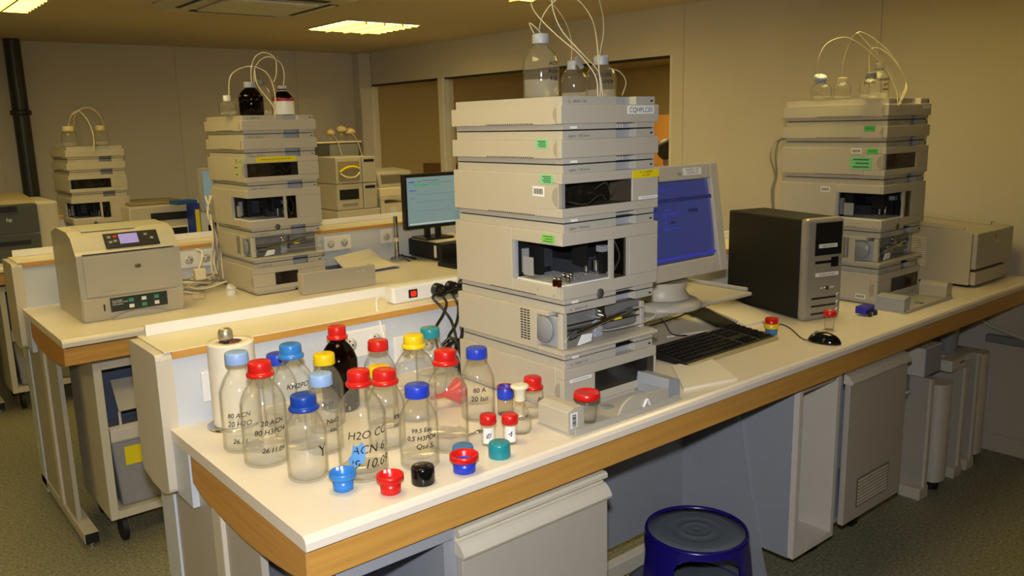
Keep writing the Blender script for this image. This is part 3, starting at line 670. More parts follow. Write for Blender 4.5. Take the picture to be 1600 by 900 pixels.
# ---------------------------------------------------------------- bottles
def face(x, y): return math.atan2(-x, y)     # turn so that local -Y looks back towards the photographer
def big_(h): return h > .2
def bottle(r, h, cap, xy, z, label, liquid=.4, ring=False, glass=None, group=None, writing=None, capr=None, neck=None, cap_h=None, rot=0.0, sticker_=None, ribs=True, tilt=None, cat='bottle', shoulder=.565, liq=None, hole=False):
    t = thing('reagent_bottle', label, cat, (xy[0], xy[1], z), face(*xy) + rot, group)
    g = glass or m_glass; nr = neck or r * .38 + .003; ch = cap_h or h * .118; cr = capr or nr * 1.22
    hs = h * shoulder; hn = h * .815; th = .0022
    if big_(h): hs = h * .60
    def prof(o):
        P = [(r * .80, .0), (r - .0035, .0015), (r, .006)] if not o else [(r * .5, .005), (r - .006, .0055), (r - o, .010)]
        P += [(r - o, hs)]
        for k in range(1, 9):
            a = PI / 2 * k / 8
            P.append((nr - o + (r - nr) * (math.cos(a) ** 1.0 * .45 + .55 * (1 - k / 8)), hs + (hn - hs) * (math.sin(a) * .35 + .65 * k / 8)))
        P += [(nr - o, hn + .002), (nr - o, h - ch * .9)]
        return P
    body = MB(); pr_ = prof(0)
    body.lathe([(1e-4, .0012)] + pr_, (0, 0, 0), 40, cap=False)
    body.lathe([(nr, hn + .004), (nr * 1.12, hn + .006), (nr * 1.12, hn + .009), (nr, hn + .011)], (0, 0, 0), 32, cap=False)
    body.lathe([(1e-4, .006)] + prof(th), (0, 0, 0), 40, cap=False)
    obj('glass_body', body, g, t)
    if liquid:
        zl = .007 + (hs - .01) * liquid
        q = MB(); q.lathe([(1e-4, .0068), (r - .007, .0072), (r - th - .0006, .012), (r - th - .0006, zl)], (0, 0, 0), 40, cap=False)
        q.lathe([(r - th - .0006, zl), (r - th - .004, zl - .0016), (1e-4, zl - .0018)], (0, 0, 0), 40, mi=1, cap=False)
        obj('liquid', q, [liq or m_water, m_surf if not liq else liq], t)
    c = MB(); zc_ = h - ch
    c.lathe([(cr * .98, zc_), (cr, zc_ + .002), (cr * .985, h - .004), (cr * .93, h - .0008), (cr * .86, h), (1e-4, h - .0006)], (0, 0, 0), 56, rib=.028 if ribs else 0, cap=False)
    c.lathe([(nr + .001, zc_), (cr * .98, zc_)], (0, 0, 0), 56, cap=False, sm=False)
    co = obj('cap', c, cap, t)
    if ring:
        q = MB(); q.lathe([(nr + .001, zc_ - .008), (cr * 1.16, zc_ - .006), (cr * 1.19, zc_ - .001), (cr * 1.10, zc_ + .002), (cr * .97, zc_ + .0045)], (0, 0, 0), 40, cap=False)
        obj('pouring_ring', q, cap, co)
    if writing:
        lines, size, zw, sh, ang = writing
        for k, ln in enumerate(lines):
            o = text('writing', ln, size * (1 + .08 * ((k * 7) % 3 - 1)), m_ink, t, (0, 0, zw - k * size * 1.25), rotz=ang, bend=r + .0004, shear=sh, weight=.00022 if size < .02 else .0)
            o.rotation_euler[1] = math.radians(-3 + 2 * k)
    if sticker_: sticker_(t, r)
    if tilt: t.rotation_euler = (tilt[0], tilt[1], t.rotation_euler[2])
    return t
R1, H1, RH, HH = .0490, .229, .0425, .181
cr = .0265; nk = .0205; chh = .026
def B(xy, big, cap, label, ring=False, liquid=.3, writing=None, **k):
    r, h = (R1, H1) if big else (RH, HH)
    r = k.pop('r', r); h = k.pop('h', h)
    return bottle(r, h, cap, xy, W, label, liquid, ring, capr=k.pop('capr', cr), neck=nk, cap_h=k.pop('cap_h', chh), writing=writing, group='reagent bottles at the end of the foreground bench', **k)
B((.666, 1.800), 1, m_pblue, 'tall clear bottle with a pale blue cap, leftmost, in front of the paper roll', liquid=.28, r=.0455, writing=(['80 ACN', '20 H2O', '', '26.11.'], .0165, .088, .25, -.15))
B((.673, 1.688), 1, m_red, 'tall clear bottle with a flared red cap, marked 26.11.09, left front', True, .24, writing=(['      20 ACN', '   80 H3PO4', '', '     26.11.09'], .0165, .098, .25, .1), capr=.0255)
B((.800, 1.890), 0, m_blue, 'clear bottle with a royal blue cap half hidden behind the mid-blue capped one', False, .3)
B((.786, 1.778), 1, m_mblue, 'tall clear bottle with a flared mid-blue cap behind the pale blue one', True, .35, writing=(['KH2PO4', 'pH 3'], .018, .135, .3, .3), capr=.0255)
B((.884, 1.808), 0, m_yel, 'clear bottle with a plain yellow cap left of the amber bottle', False, .45, writing=(['NaCl'], .014, .06, .2, 0))
B((.800, 1.660), 0, m_pblue, 'clear bottle with a pale blue cap in front of the yellow-capped one', False, .5, writing=(['NaCl', 'sat', ''], .016, .075, .2, .5))
B((.704, 1.548), 0, m_dblue, 'clear bottle with a flared dark blue cap at the front, marked Y', True, .72, writing=(['   Y'], .04, .052, .1, .45), capr=.027)
B((.965, 1.890), 1, m_red, 'brown amber bottle with a red cap and ring', True, .5, r=.0475, h=.221, glass=m_amb, capr=.023, liq=glassy('amber_liquid', (.35, .14, .03), (.1, .03, .01), .6, bias=.0))
B((1.046, 1.826), 0, m_red, 'clear bottle with a small red cap beside the amber bottle, by the wall sockets', False, .55)
B((1.075, 1.700), 1, m_yel, 'big clear bottle with a flared yellow cap in the back row', True, .55, r=.052, h=.213, capr=.0255)
B((1.218, 1.842), 0, m_teal, 'clear bottle with a teal cap next to the black cables', False, .5)
def torn(t, r):
    m = MB(); pts = [(-.62, .055), (-.5, .062), (-.42, .086), (-.28, .080), (-.12, .092), (.0, .078), (-.02, .060), (-.10, .044), (-.25, .046), (-.30, .036), (-.50, .042), (-.58, .034)]
    vs = [((r + .0006) * math.sin(a * 1.15 + .10), -(r + .0006) * math.cos(a * 1.15 + .10), z_) for a, z_ in pts]
    m.add(vs, [tuple(range(len(vs)))]); obj('torn_sticker', m, pm('faded_blue', (96, 160, 220), .5), t)
B((.797, 1.478), 1, m_red, 'tall round-shouldered clear bottle with a red cap, marked H2O and 29 10.09, front row', True, .10, r=.0515, shoulder=.66, capr=.0235, writing=(['H2O CC', 'ACN 6', '29 10.09'], .026, .098, .25, .25), sticker_=torn)
B((.920, 1.585), 0, m_red, 'clear bottle with a flared red cap behind the round-shouldered bottle', True, .5, writing=(['8%', 'oz.'], .015, .075, .2, .55), capr=.027)
B((.985, 1.720), 0, m_yel, 'small clear bottle whose yellow cap peeps over a red cap', False, .4, r=.035, h=.147)
B((.913, 1.440), 0, m_blue, 'clear bottle with a smooth violet-blue cap, marked 99,5, in the front row', False, .22, writing=(['99,5 Eau', '0,5 H3PO4', '   Qsé S.'], .0145, .088, .2, .15))
B((1.017, 1.480), 1, m_red, 'tall clear bottle with a flared red cap, right of the violet-blue capped one', True, .22, r=.0470, capr=.0255)
B((1.185, 1.588), 0, m_blue, 'clear bottle with a violet-blue cap at the back right, marked 80 20', False, .42, writing=(['80 A', '20 Iso'], .018, .078, .1, .1))
t = thing('reagent_bottle', 'small bottle with a deep blue cap and translucent body beside the stoppered flask', 'bottle', (1.250, 1.560, W), face(1.25, 1.56))
obj('body', MB().lathe([(.019, 0), (.020, .003), (.020, .038), (.017, .042)], seg=28), m_clrp, t)
c = MB().lathe([(.0205, .042), (.021, .044), (.0205, .070), (.019, .072), (.0165, .072), (.0165, .050), (1e-4, .049)], seg=40, rib=.03, cap=False); obj('cap', c, m_blue, t)
obj('red_ring', MB().lathe([(.018, .0722), (.0205, .0725), (.0205, .0745), (.0165, .0745), (.0165, .0722)], seg=32, cap=False), pm('dark_red', (150, 20, 60), .3), t)
bottle(.027, .103, m_red, (1.290, 1.500), W, 'small clear bottle with a red cap close to the big instrument stack', .45, True, capr=.0225, neck=.017, cap_h=.024, writing=(['    Pur'], .017, .045, .3, .5))
# stoppered flask
t = thing('volumetric_flask', 'small clear flask with a cream wide-topped stopper', 'flask', (1.198, 1.440, W), face(1.198, 1.44))
q = MB(); q.lathe([(1e-4, .001), (.024, .001), (.027, .006), (.0265, .030), (.020, .052), (.0125, .062), (.0115, .078)], seg=36, cap=False)
q.lathe([(1e-4, .004), (.022, .004), (.0245, .008), (.024, .030), (.018, .050)], seg=36, cap=False)
obj('glass_body', q, m_glass, t); obj('liquid', MB().lathe([(1e-4, .005), (.022, .005), (.0238, .010), (.0235, .026), (1e-4, .0255)], seg=36, cap=False), m_water, t)
obj('stopper', MB().lathe([(.0125, .0785), (.0135, .104), (.0215, .110), (.0225, .114), (.019, .117), (.008, .1165), (1e-4, .1155)], seg=36, cap=False).lathe([(1e-4, .0785), (.0125, .0785)], seg=36, cap=False), pm('cream_plastic', (236, 228, 196), .4), t)
text('writing', '5ml9', .015, m_ink, t, (0, 0, .040), rotz=.1, bend=.0285, shear=.3)
# vials
for (x, y, h, lb, wr_) in ((1.092, 1.428, .073, 'small sample pot with a red lid and a slanted label, left of the pair', '#'), (1.135, 1.402, .070, 'small sample pot with a red lid marked 4, right of the pair', '4')):
    t = thing('sample_pot', lb, 'sample pot', (x, y, W), face(x, y), 'red-lidded sample pots in front of the flask')
    q = MB().lathe([(1e-4, .001), (.0155, .001), (.0165, .004), (.0165, h - .022)], seg=32, cap=False); obj('pot', q, m_glass, t)
    obj('lid', MB().lathe([(.0185, h - .022), (.0195, h - .020), (.0190, h - .003), (.0165, h), (1e-4, h - .0005)], seg=48, rib=.02, cap=False).lathe([(1e-4, h - .022), (.0185, h - .022)], seg=32, cap=False), m_red, t)
    l = MB(); n = 10
    vs = [(.0168 * math.sin(a), -.0168 * math.cos(a), z_) for z_ in (.008, .045) for a in [-.75 + 1.5 * k / n for k in range(n + 1)]]
    l.add(vs, [(k, k + 1, n + 2 + k, n + 1 + k) for k in range(n)], sm=True); obj('paper_label', l, m_wlab, t)
    text('writing', wr_, .016, m_ink, t, (0, 0, .022), bend=.0172, weight=.0006, shear=.2)
# loose caps
def flat_cap(xy, mat, r, h, lb):
    o = obj('screw_cap', MB().lathe([(r * .97, 0), (r, .002), (r * .99, h - .005), (r * .93, h - .001), (r * .84, h), (1e-4, h - .0004)], seg=60, rib=.02, cap=False), mat, loc=(xy[0], xy[1], W))
    return tag(o, lb, 'bottle cap', 'loose bottle caps on the foreground bench')
flat_cap((1.067, 1.357), m_teal, .0245, .034, 'loose teal bottle cap lying top up in front of the sample pots')
flat_cap((.994, 1.393), m_bgcap, .0235, .036, 'loose blue-grey cap behind the red-rimmed blue one')
flat_cap((.866, 1.358), m_bk, .0245, .037, 'loose glossy black cap, top up, in the front row')
def up_cap(xy, mat, rim, lb, r=.021, R_=.0275, h=.040, clips=True):
    t = thing('upturned_cap', lb, 'bottle cap', (xy[0], xy[1], W), face(*xy), 'loose bottle caps on the foreground bench')
    obj('shell', MB().lathe([(1e-4, .0015), (r * .85, 0), (r * .97, .002), (r, h * .62), (r * .86, h * .62), (r * .84, .006), (1e-4, .005)], seg=56, rib=.0, cap=False), mat, t)
    obj('collar', MB().lathe([(r, h * .60), (R_ * .95, h * .66), (R_, h * .72), (R_, h * .97), (R_ * .95, h), (R_ * .86, h), (R_ * .84, h * .8), (r * .87, h * .66), (r * .87, h * .60)], seg=56, cap=False), rim, t)
    if clips:
        for a in (-.45, -.05):
            obj('clip', MB().box(R_ * .80 * math.sin(a) - .003, R_ * .80 * math.sin(a) + .003, R_ * .80 * math.cos(a) - .002, R_ * .80 * math.cos(a) + .001, h * .84, h * 1.01), m_wht, t, bevel=.0008)
up_cap((.727, 1.440), m_mblue, m_mblue, 'loose light blue upturned cap with two white clips, leftmost of the loose caps')
up_cap((.791, 1.362), m_red, m_red, 'loose red upturned cap with two white clips')
up_cap((.962, 1.345), m_blue, m_red, 'loose dark blue upturned cap with a red rim', r=.0245, R_=.031, clips=False)
# red funnel behind the bottles
t = thing('funnel', 'red plastic funnel lying behind the clear bottles at the back right', 'funnel', (1.17, 1.70, W))
obj('cone', MB().lathe([(.006, -.05), (.007, -.01), (.034, .035), (.036, .038), (.033, .036), (.005, -.008)], (0, 0, .037), 32, axis='X', cap=False), m_red, t)
o = obj('weighing_spoon', MB().ball((0, 0, .004), .008, 12, sc=(1.6, 1, .5)).box(-.05, -.008, -.003, .003, .002, .005), m_ss, loc=(1.120, 1.500, W)); tag(o, 'small grey metal spatula lying behind the red-lidded pots', 'spatula')

# sample cup with red lid standing in the removed cover
def cup(x, y, z, r, h, lb):
    t = thing('specimen_cup', lb, 'specimen cup', (x, y, z), face(x, y))
    obj('cup_body', MB().lathe([(1e-4, .001), (r * .80, .001), (r * .84, .004), (r * .95, h - .018)], seg=36, cap=False).lathe([(1e-4, .003), (r * .77, .003), (r * .90, h - .019)], seg=36, cap=False), m_glass, t)
    obj('lid', MB().lathe([(1e-4, h - .016), (r * 1.12, h - .018), (r * 1.17, h - .015), (r * 1.15, h - .003), (r * 1.04, h), (r * .85, h), (r * .80, h - .002), (1e-4, h - .002)], seg=60, rib=.012, cap=False), m_red, t)
cup(1.352, 1.372, W + .0055, .028, .076, 'clear red-lidded specimen cup standing in the cover before the big stack')
cup(2.600, 1.452, W, .0185, .066, 'clear specimen cup with a red lid in front of the black computer')

# paper roll on a holder
t = thing('paper_roll_holder', 'steel roll holder whose round knob sticks out of the paper roll', 'holder', (.706, 1.968, W))
obj('base', MB().lathe([(.062, 0), (.062, .004), (.058, .006)], seg=36), m_ss, t); obj('rod', MB().cyl((0, 0, .0062), .006, .212), m_ss, t)
obj('knob', MB().lathe([(.006, .2185), (.0165, .219), (.0175, .222), (.0175, .238), (.015, .244), (.009, .247), (1e-4, .2475)], seg=28, cap=False), pm('satin_steel', (190, 184, 160), .38, .8), t)
t = thing('paper_roll', 'white paper towel roll standing by the ledge behind the bottles', 'paper roll', (.716, 1.968, W + .0065))
q = MB(); R_ = .056
prof = [(.0275, 0), (R_, 0)] + [(R_ - .0006 * (k % 2), .004 + k * .0052) for k in range(39)] + [(R_, .206), (.0275, .206), (.0275, 0)]
q.lathe(prof, (0, 0, 0), 48, cap=False); obj('paper', q, m_paper, t)
obj('core', MB().lathe([(.0273, .001), (.0273, .2055), (.0255, .2055), (.0255, .001), (.0273, .001)], (0, 0, 0), 32, cap=False), pm('core_brown', (96, 52, 50), .7), t)

# removed covers
def cover_tray(x, y, rz, lab):
    t = thing('removed_cover', lab, 'instrument cover', (x, y, W), rz, 'covers taken off the column ovens')
    q = MB(); q.box(0, .40, 0, .125, 0, .005); obj('plate', q, m_pl2, t, bevel=.002)
    obj('long_lip', MB().box(.012, .388, .0, .004, .0052, .016).box(.012, .388, .121, .125, .0052, .014), m_pl2, t)
    e = MB(); e.prism([(.0, .0052), (.0, .058), (.02, .066), (.045, .066), (.05, .05), (.05, .0052)], .012, .118, 'Y'); eo = obj('end_block', e, m_pl, t, bevel=.003)
    obj('barcode', MB().box(.006, .028, .0108, .0118, .018, .055), m_wlab, eo)
    bb = MB(); [bb.box(.011, .023, .0102, .0107, .021 + k * .0038, .0226 + k * .0038 + (k % 3) * .0006) for k in range(8)]; obj('print', bb, m_ink, eo)
    e = MB(); e.prism([(.358, .0052), (.352, .035), (.356, .062), (.372, .058), (.398, .055), (.40, .0052)], .010, .118, 'Y'); obj('end_block', e, m_grv, t, bevel=.003)
    # curved rib
    n = 14; pts = [(.165 + .06 - .06 * math.cos(PI / 2 * k / n), .0052 + .045 * math.sin(PI / 2 * k / n)) for k in range(n + 1)] + [(.35, .040), (.35, .0052)]
    obj('curved_rib', MB().prism(pts, .006, .012, 'Y'), m_pl, t, bevel=.001)
    obj('latch', MB().tube([(.25, .004, .012), (.262, .002, .032), (.276, .004, .012)], .004, 8).cyl((.25, .002, .008), .006, .008, 12, axis='Y'), m_wht, t)
    obj('pad', MB().box(.19, .215, .07, .095, .0052, .010), m_grey, t)
    return t
cover_tray(1.258, 1.325, .0, 'beige cover lying open in front of the big stack, holding the red-lidded cup')
t = cover_tray(3.392, 1.500, math.radians(180), 'beige cover lying in front of the right-hand stack near the printer'); 
t = thing('removed_cover', 'plain beige cover standing on its edge in front of the left stack', 'instrument cover', (1.560, 3.345, W), math.radians(-3), 'covers taken off the column ovens')
obj('shell', MB().box(0, .355, 0, .012, 0, .098).box(0, .012, .0122, .06, 0, .095).box(.343, .355, .0122, .06, 0, .095), m_pl, t, bevel=.004)
text('maker_mark', 'hp 1100', .012, m_wlab, t, (.28, -.0003, .072))

# vials on the sampler
vial = None
for i, (px, py, am) in enumerate(((867, 447, 1), (874, 448, 1), (881, 441, 0), (888, 443, 0), (892, 440, 0))):
    p = at(px, py, Z=W + .14 + .14 + .0525)
    t = thing('autosampler_vial', ['brown', 'clear'][not am] + ' crimp-capped vial, ' + ['left of the two brown ones', 'right of the two brown ones', 'leftmost of the clear ones', 'middle of the clear ones', 'rightmost of the clear ones'][i] + ' on the central sampler', 'vial', p, 0, 'vials on the central sampler')
    obj('glass', MB().lathe([(1e-4, .0), (.0055, .0), (.0058, .002), (.0058, .013), (.004, .016)], seg=16, cap=False), m_amb if am else m_clrp, t)
    obj('crimp_cap', MB().lathe([(.0052, .0162), (.0055, .017), (.0055, .021), (1e-4, .0213)], seg=16), m_ss, t)

# ---------------------------------------------------------------- bottles and tubing on top of the stacks
def topb(cx, yb, wb, ytop, zt, ytarget, cap, label, grp, **k):
    # bottle standing on the stack lid: base centre on the lid plane at depth ytarget
    p = at(cx, yb, Y=ytarget); s = FL / (RC @ (Vector((p.x, ytarget, zt)) - EYE)).z
    q = at(cx, ytop, Y=ytarget); r = wb / 2 / s; k.setdefault('cap_h', .025)
    return bottle(r, q.z - zt, cap, (p.x, ytarget), zt, label, group=grp, **k)
zt = ztop + .0002 - .001
g1 = 'solvent bottles on the big central stack'
A = topb(846, 140, 57, 53, zt, 1.66, m_gcap, 'large clear solvent bottle half full of water on the central stack, leftmost', g1, liquid=.52, neck=.0195, capr=.0225, writing=(['ACN', 'Acide', '1.da'], .015, .085, .1, .75))
Bq = topb(897, 140, 42, 95, zt, 1.76, m_gcap, 'small clear solvent bottle in the middle of the three on the central stack', g1, liquid=.3, neck=.0165, capr=.020)
Cq = topb(939, 140, 48, 87, zt, 1.66, m_gcap, 'medium clear solvent bottle on the central stack, rightmost', g1, liquid=.35, neck=.018, capr=.021, writing=(['0.05%', 'H3PO4'], .014, .060, .1, .35))
def tubes(lines, y, lab, name='solvent_tubing', mat=None, r=.0015, grp=None):
    for k, (pts, lb) in enumerate(lines):
        P = [at(a, b, Y=(c[0] if c else y)) for a, b, *c in pts]
        o = obj(name, MB().tube(P, r, 8), mat or m_tubing)
        tag(o, lb, 'tubing', grp)
tubes([([(842, 56, 1.66), (846, 30, 1.64), (862, 6, 1.62), (882, -6, 1.6), (905, 2, 1.58), (924, 28, 1.56), (932, 60, 1.5), (936, 110, 1.47), (938, 140, 1.465), (937, 157, 1.463)], 'clear tube arching from the large bottle past the photo edge to the stack front'),
       ([(834, 52, 1.66), (827, 36, 1.66), (838, 44, 1.65), (846, 53, 1.65)], 'short loop of clear tube on the cap of the large bottle'),
       ([(893, 96, 1.76), (892, 60, 1.75), (878, 25, 1.72), (845, -12, 1.7), (830, 0, 1.66), (838, 22, 1.62), (870, 55, 1.56), (905, 85, 1.5), (930, 118, 1.47), (934, 145, 1.465), (934, 157, 1.463)], 'clear tube curving left over the middle bottle then down across to the stack front'),
       ([(936, 90, 1.66), (943, 50, 1.65), (940, 15, 1.62), (925, -20, 1.6), (890, -30, 1.58), (866, -10, 1.56), (864, 14, 1.54), (878, 48, 1.52), (908, 82, 1.48), (935, 112, 1.47), (941, 145, 1.465), (942, 157, 1.463)], 'clear tube rising from the rightmost bottle and looping back to the stack front'),
       ([(950, 107, 1.66), (968, 112, 1.66), (978, 128, 1.66), (972, 149, 1.66)], 'short clear tube looping behind the rightmost bottle')], 1.6, '')
o = obj('tube_clip', MB().box(-.016, .016, -.004, .004, -.004, .004), m_grey, loc=at(905, 98, Y=1.5), rot=(0, .9, 0)); tag(o, 'dark clip bundling the clear tubes above the central stack', 'clip')
zt = zr - .0008; g2 = 'solvent bottles on the right-hand stack'
topb(1282, 158, 32, 124, zt, 1.62, m_gcap, 'clear bottle with a tipped cap on the right-hand stack, leftmost', g2, liquid=.2, neck=.015, capr=.019, cap_h=.006)
t = thing('loose_cap', 'grey cap tipped up on the leftmost bottle of the right-hand stack', 'bottle cap', at(1281, 127, Y=1.62), 0); t.rotation_euler = (.35, -.35, 0)
obj('shell', MB().lathe([(.021, .001), (.0225, .003), (.022, .018), (.0, .018)], seg=40, rib=.03), m_gcap, t); obj('lid_face', MB().lathe([(.019, .0182), (.019, .0192), (0.0, .0192)], seg=32), m_wht, t)
topb(1315, 158, 26, 121, zt, 1.66, pm('tan_cap', (178, 164, 130), .4), 'clear bottle with a tan cap, second from left on the right-hand stack', g2, liquid=.2, neck=.0145, capr=.0175)
topb(1359, 158, 32, 113, zt, 1.58, pm('slate_cap', (112, 108, 104), .4), 'clear bottle with a dark grey cap and writing on the right-hand stack', g2, liquid=.25, neck=.016, capr=.019, writing=(['Eau dis.'], .016, .055, .1, -.1))
topb(1372, 157, 30, 98, zt, 1.70, MATS['slate_cap'], 'taller clear bottle at the back of the right-hand stack', g2, liquid=.3, neck=.016, capr=.020, writing=(['KH2PO4', 'pH', 'sept'], .015, .075, .1, .7))
tubes([([(1280, 118, 1.62), (1278, 95, 1.62), (1290, 70, 1.62), (1312, 59, 1.62), (1332, 62, 1.6), (1360, 82, 1.58), (1385, 110, 1.55), (1400, 140, 1.52), (1403, 165, 1.5)], 'clear tube arching from the tipped cap over the right-hand stack'),
       ([(1315, 121, 1.66), (1318, 95, 1.65), (1328, 66, 1.63), (1338, 52, 1.6), (1350, 62, 1.59), (1372, 88, 1.56), (1392, 115, 1.53), (1406, 145, 1.51), (1405, 165, 1.5)], 'clear tube from the tan-capped bottle with a kink at its top'),
       ([(1337, 53, 1.62), (1345, 50, 1.62), (1362, 58, 1.6), (1388, 80, 1.56), (1408, 108, 1.53), (1417, 132, 1.52), (1412, 150, 1.51), (1405, 166, 1.5)], 'outermost clear tube bowing right over the right-hand stack'),
       ([(1358, 113, 1.62), (1358, 88, 1.62), (1362, 76, 1.61), (1374, 76, 1.6), (1392, 88, 1.57), (1408, 110, 1.54), (1416, 130, 1.53), (1404, 164, 1.5)], 'clear tube from the dark-capped bottle on the right-hand stack')], 1.6, '')
zt = zl_ - .0008; g3 = 'solvent bottles on the left stack'
topb(357, 178, 26, 149, zt, 3.62, m_wht, 'small clear bottle with a white cap, leftmost on the left stack', g3, liquid=.3, neck=.014, capr=.017)
topb(394, 179, 37, 128, zt, 3.60, m_gcap, 'brown amber bottle with a grey cap on the left stack', g3, liquid=0, neck=.022, capr=.026, glass=m_amb)
topb(412, 178, 28, 124, zt, 3.80, MATS['slate_cap'], 'clear bottle with a round grey cap between the two dark bottles of the left stack', g3, liquid=.2, neck=.015, capr=.02)
am2 = topb(444, 178, 32, 134, zt, 3.58, m_gcap, 'brown bottle with a red and white label on the left stack', g3, liquid=0, neck=.019, capr=.020, glass=m_amb)
_r = (32 / 2) / (FL / (RC @ (Vector((1.6, 3.58, zt)) - EYE)).z) + .0008
obj('label_sheet', MB().lathe([(_r, .004), (_r, .072)], (0, 0, 0), 36, cap=False), m_wlab, am2); obj('label_band', MB().lathe([(_r + .0004, .062), (_r + .0004, .074)], (0, 0, 0), 36, cap=False), pm('crimson', (170, 34, 46), .5), am2)
tubes([([(358, 150, 3.62), (360, 120, 3.62), (378, 106, 3.62), (400, 105, 3.6), (420, 118, 3.58), (430, 150, 3.55), (428, 185, 3.5)], 'clear tube arching from the white-capped bottle over the left stack'),
       ([(393, 130, 3.6), (393, 105, 3.6), (400, 88, 3.6), (414, 82, 3.58), (430, 92, 3.56), (432, 115, 3.55), (428, 128, 3.55)], 'clear tube looping high above the amber bottle on the left stack'),
       ([(397, 130, 3.6), (398, 108, 3.6), (408, 93, 3.6), (422, 89, 3.58), (438, 98, 3.58), (444, 115, 3.58), (443, 135, 3.58)], 'clear tube joining the amber bottle to the labelled bottle'),
       ([(398, 110, 3.58), (402, 132, 3.56), (415, 150, 3.54), (428, 168, 3.5), (430, 186, 3.49)], 'clear tube running down behind the amber bottle neck')], 3.6, '', r=.003)
zt = zf - .0008; g4 = 'bottles on the small distant stack'
topb(110, 230, 22, 197, zt, 5.95, pm('foil_cap', (226, 204, 150), .45, .1), 'clear bottle with a wide tan cap, left on the distant stack', g4, liquid=.3, neck=.022, capr=.035, cap_h=.032)
topb(160, 230, 20, 196, zt, 5.95, MATS['foil_cap'], 'clear bottle with a tan cap, right on the distant stack', g4, liquid=.3, neck=.02, capr=.028, cap_h=.032)
tubes([([(107, 198, 5.95), (112, 180, 5.9), (124, 174, 5.9), (138, 190, 5.85), (146, 212, 5.8), (147, 236, 5.77)], 'thin clear tube from the left bottle of the distant stack'),
       ([(116, 198, 5.95), (118, 178, 5.9), (134, 168, 5.9), (152, 176, 5.9), (162, 196, 5.95)], 'thin clear tube joining the two bottles of the distant stack')], 5.9, '', r=.004)

# ---------------------------------------------------------------- computer corner on the front bench
t = thing('monitor_shelf', 'cream raised tray on an arm carrying the big monitor', 'shelf', (2.06, 1.60, W + .118))
obj('tray', MB().box(-.34, .36, .04, .36, 0, .014), m_pl2, t, bevel=.006)
obj('rim', MB().box(-.30, .36, .352, .362, .0142, .034).box(.35, .362, .06, .3515, .0142, .026), m_pl2, t, bevel=.002)
obj('arm', MB().box(-.03, .03, .30, .44, -.04, -.0005).cyl((0, .40, -.117), .02, .077, 16), m_pl2, t)
crt = thing('crt_monitor', 'large beige tube monitor showing a dark blue screen, right of the big stack', 'monitor', (2.035, 1.70, W + .1325))
obj('base_foot', MB().lathe([(.125, 0), (.13, .008), (.115, .022), (.06, .030)], (.0, .02, 0), 40), m_pl2, crt)
obj('swivel', MB().lathe([(.09, .0305), (.075, .055), (.085, .085)], (.0, .02, 0), 32), m_pl, crt)
tl = math.radians(-9); oz = .105
hd = MB(); hd.hexa([(-.20, .06, .01), (.20, .06, .01), (-.13, .34, .05), (.13, .34, .05), (-.20, .06, .345), (.20, .06, .345), (-.13, .34, .28), (.13, .34, .28)])
obj('casing', hd, m_pl, crt, bevel=.012, loc=(0, -.085, oz), rot=(tl, 0, 0))
bz = MB(); X1, Z1 = .207, .35
bz.box(-X1, -.168, 0, .0595, 0, Z1); bz.box(.168, X1, 0, .0595, 0, Z1); bz.box(-.168, .168, 0, .0595, .302, Z1); bz.box(-.168, .168, 0, .0595, 0, .052)
bo = obj('bezel', bz, m_pl, crt, bevel=.004, loc=(0, -.085, oz), rot=(tl, 0, 0))
m_scr = bpy.data.materials.new('blue_screen'); m_scr.use_nodes = True; nt = m_scr.node_tree; b = nt.nodes['Principled BSDF']
b.inputs['Base Color'].default_value = (.01, .012, .03, 1); b.inputs['Roughness'].default_value = .12
nz = nt.nodes.new('ShaderNodeTexNoise'); nz.inputs['Scale'].default_value = 3; tc = nt.nodes.new('ShaderNodeTexCoord'); nt.links.new(tc.outputs['Object'], nz.inputs['Vector'])
rp = nt.nodes.new('ShaderNodeValToRGB'); rp.color_ramp.elements[0].color = (.022, .026, .105, 1); rp.color_ramp.elements[1].color = (.034, .040, .13, 1); nt.links.new(nz.outputs[0], rp.inputs[0])
nt.links.new(rp.outputs[0], b.inputs['Emission Color']); b.inputs['Emission Strength'].default_value = 1.0
sc_ = MB(); n = 8
vs = []; fs = []
for j in range(n + 1):
    for i in range(n + 1):
        u, v_ = -1 + 2 * i / n, -1 + 2 * j / n; vs.append((u * .166, .016 - .010 * (1 - (u * u + v_ * v_) / 2), .177 + v_ * .123))
for j in range(n):
    for i in range(n): a = j * (n + 1) + i; fs.append((a, a + 1, a + n + 2, a + n + 1))
sc_.add(vs, fs, sm=True)
so = obj('screen', sc_, m_scr, crt, loc=(0, -.085, oz), rot=(tl, 0, 0))
sl = MB(); e_ = pm('screen_text', (64, 72, 200), .4, emit=.16); dk = pm('screen_dark', (34, 38, 80), .4, emit=.6)
for x0, x1, z0, z1, mi in ((-.155, -.10, .275, .279, 0), (-.09, -.055, .275, .279, 0), (-.045, -.015, .276, .28, 0), (-.155, .16, .238, .25, 1), (-.155, -.12, .262, .264, 0), (-.15, -.11, .215, .219, 0), (-.09, -.02, .200, .204, 0), (-.07, -.05, .212, .216, 0), (-.075, -.07, .16, .198, 0), (-.09, .0, .155, .159, 0), (-.15, -.115, .150, .153, 0), (-.155, -.12, .125, .127, 0), (.04, .085, .200, .212, 1), (-.05, -.03, .172, .18, 1), (-.155, .155, .063, .070, 0), (-.05, .02, .204, .206, 0)):
    sl.box(x0, x1, .0018, .0022, z0, z1, mi)
obj('screen_writing', sl, [e_, dk], so)
kn = MB(); [kn.cyl((x_, -.0012, .022), .003, .001, 10, axis='Y') for x_ in (.04, .055, .07, .085, .10)]; kn.cyl((.14, -.002, .022), .009, .0018, 18, axis='Y')
